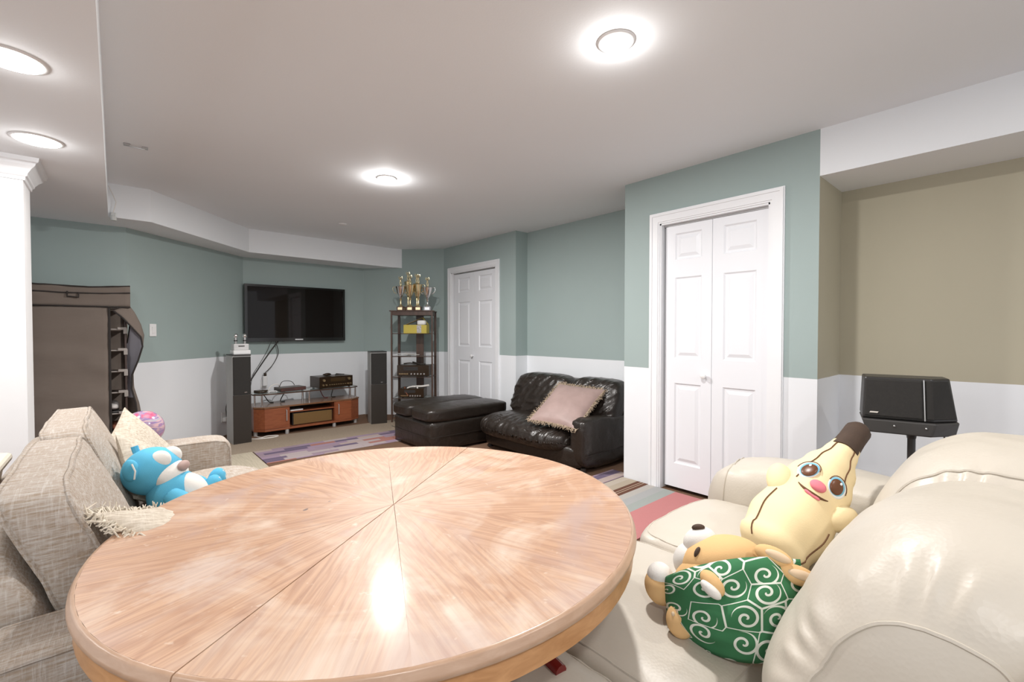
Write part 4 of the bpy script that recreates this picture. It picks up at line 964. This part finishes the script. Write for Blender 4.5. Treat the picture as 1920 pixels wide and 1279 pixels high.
build(sk_(hull([(.088, -.008), (.122, -.008), (.238, .078), (.238, .095), (.088, .01)], [(.080, .004), (.112, .004), (.198, .078), (.198, .095), (.080, .02)], .068, .252)), 'angled_grille', SPK, sk, smooth=False, bevel=.005)
build(sk_(hull([(.078, -.014), (.084, -.014), (.084, .01), (.078, .01)], [(.071, -.004), (.077, -.004), (.077, .02), (.071, .02)], .062, .256)), 'metal_strip', STEEL, sk, smooth=False)
build(sk_(hull([(-.18, -.0148), (-.14, -.0148), (-.14, -.009), (-.18, -.009)], [(-.174, -.0142), (-.134, -.0142), (-.134, -.008), (-.174, -.008)], .085, .092)), 'badge', SILVER, sk, smooth=False, label='small silver badge')
build(sk_(hull([(-.19, -.02), (.11, -.02), (.235, .075), (.225, .2), (-.19, .2)], [(-.218, -.022), (.13, -.022), (.252, .08), (.25, .21), (-.218, .21)], -.012, .054)), 'stand_tray', simple('charcoal tray', (.045, .042, .040), .45, var=.15), sk, smooth=False, bevel=.006)
for x in (-.06, .085): build(sk_(M().ball((x, -.022, .028), .006, None, 5)), 'screw', STEEL, sk, ang=180)
build(M().cyl((2.93, .375, .0), (2.93, .375, .73), .016, 16), 'pole', BLACKP, sk); build(sk_(M().lathe([(.022, -.03), (.028, 0), (.028, .02)], (.03, .045, -.005), 16)), 'pole_collar', BLACKP, sk)
build(M().lathe([(.15, 0), (.15, .012), (.05, .022), (.022, .04)], (2.93, .375, .0), 28), 'base', BLACKP, sk)
cable('cable', 'thin cord hanging behind the stand speaker in the alcove', [(3.05, .27, .76), (3.07, .27, .6), (3.06, .28, .3), (3.05, .28, .01)], .0035)

# ------------------------------------------------------------------ ceiling fittings and wall plates
LENS = emit('lamp lens', (1, .98, .95), 14)
labs = ['recessed ceiling light at the top, nearest the camera', 'recessed ceiling light in the middle of the main ceiling', 'recessed light in the dropped ceiling nearest the partition', 'recessed light in the dropped ceiling at the left edge']
for (x, y, z), lb in zip(POTS, labs):
    o = thing('recessed_light', lb, 'ceiling light', (x, y, z-.012), 0, 'recessed ceiling lights'); k = 1.0 if z == H else 1.45
    build(M().lathe([(.058, .011), (.058, .003), (.066, .002), (.077, .007), (.079, .0115)] if k == 1 else [(.085, .011), (.085, .006), (.092, .006), (.098, .0115)], n=40), 'trim_ring', PLASTIC, o, local=True, ang=60)
    build(M().lathe([(.0575*k, .004), (.04*k, -.004), (.015*k, -.007), (0, -.0075)], n=32), 'lens', LENS, o, local=True, ang=180)
o = build(M().lathe([(.0, -.012), (.035, -.012), (.045, -.004), (.046, 0)], (1.946, 5.113, H), 24), 'ceiling_sensor', PLASTIC); tag(centre(o), 'small round white sensor on the ceiling near the television wall', 'sensor')
o = thing('ceiling_bracket', 'two small grey ceiling clips joined by a wire', 'bracket', (.118, 3.866, H-.02))
for x in (.071, .164): build(M().bb(x-.016, x+.016, 3.85, 3.88, H-.012, H-.0005), 'clip', STEEL, o, smooth=False, bevel=.002)
build(M().tube([(.071, 3.868, H-.012), (.118, 3.86, H-.016), (.164, 3.868, H-.012)], .003, 6), 'wire', STEEL, o)
o = thing('hook_light', 'small clear clip with a thin wire on the soffit corner', 'hook', (.0, 4.96, HS-.01)); CL = simple('cloudy plastic', (.62, .63, .62), .2)
build(M().bb(-.015, .02, 4.945, 4.974, HS-.005, HS+.035), 'clip', CL, o, smooth=False, bevel=.004); build(M().lathe([(.022, -.03), (.02, 0), (.01, .012)], (.002, 4.95, HS+.0), 12), 'cup', CL, o)
build(M().tube([(.0, 4.955, HS+.03), (.02, 4.95, HS+.12), (.0, 4.955, HS+.18), (-.026, 4.96, HS+.25)], .003, 6), 'wire', CABLEW, o)
def diag(name, label, cat, x, z, w, h, build_fn):
    o = thing(name, label, cat, (x, x+5.3, z), math.radians(45)); build_fn(o)
    return o
def plate(o):
    build(M().bb(-.038, .038, -.008, -.0005, -.06, .06), 'cover_plate', PLASTIC, o, smooth=False, bevel=.003, local=True); build(M().box((0, -.010, 0), (.033, .008, .066), (.08, 0, 0)), 'rocker', PLASTIC, o, smooth=False, bevel=.002, local=True)
diag('light_switch', 'white light switch plate on the teal diagonal wall', 'switch', .272, 1.241, 0, 0, plate)
def outl(o):
    build(M().bb(-.036, .036, -.008, -.0005, -.058, .058), 'cover_plate', PLASTIC, o, smooth=False, bevel=.003, local=True); build(M().bb(-.025, .025, -.05, -.008, -.05, .0), 'plug', PLASTIC, o, smooth=False, bevel=.006, local=True)
    build(M().tube([(0, -.045, .0), (-.03, -.06, .06), (-.035, -.06, .13), (.0, -.055, .19), (.03, -.06, .12), (.025, -.06, .05), (0, -.05, -.01)], .006, 6), 'cord', CABLE, o, local=True, subd=1)
diag('wall_outlet', 'wall outlet with looped black cord left of the left tower speaker', 'outlet', .945, .22, 0, 0, outl)
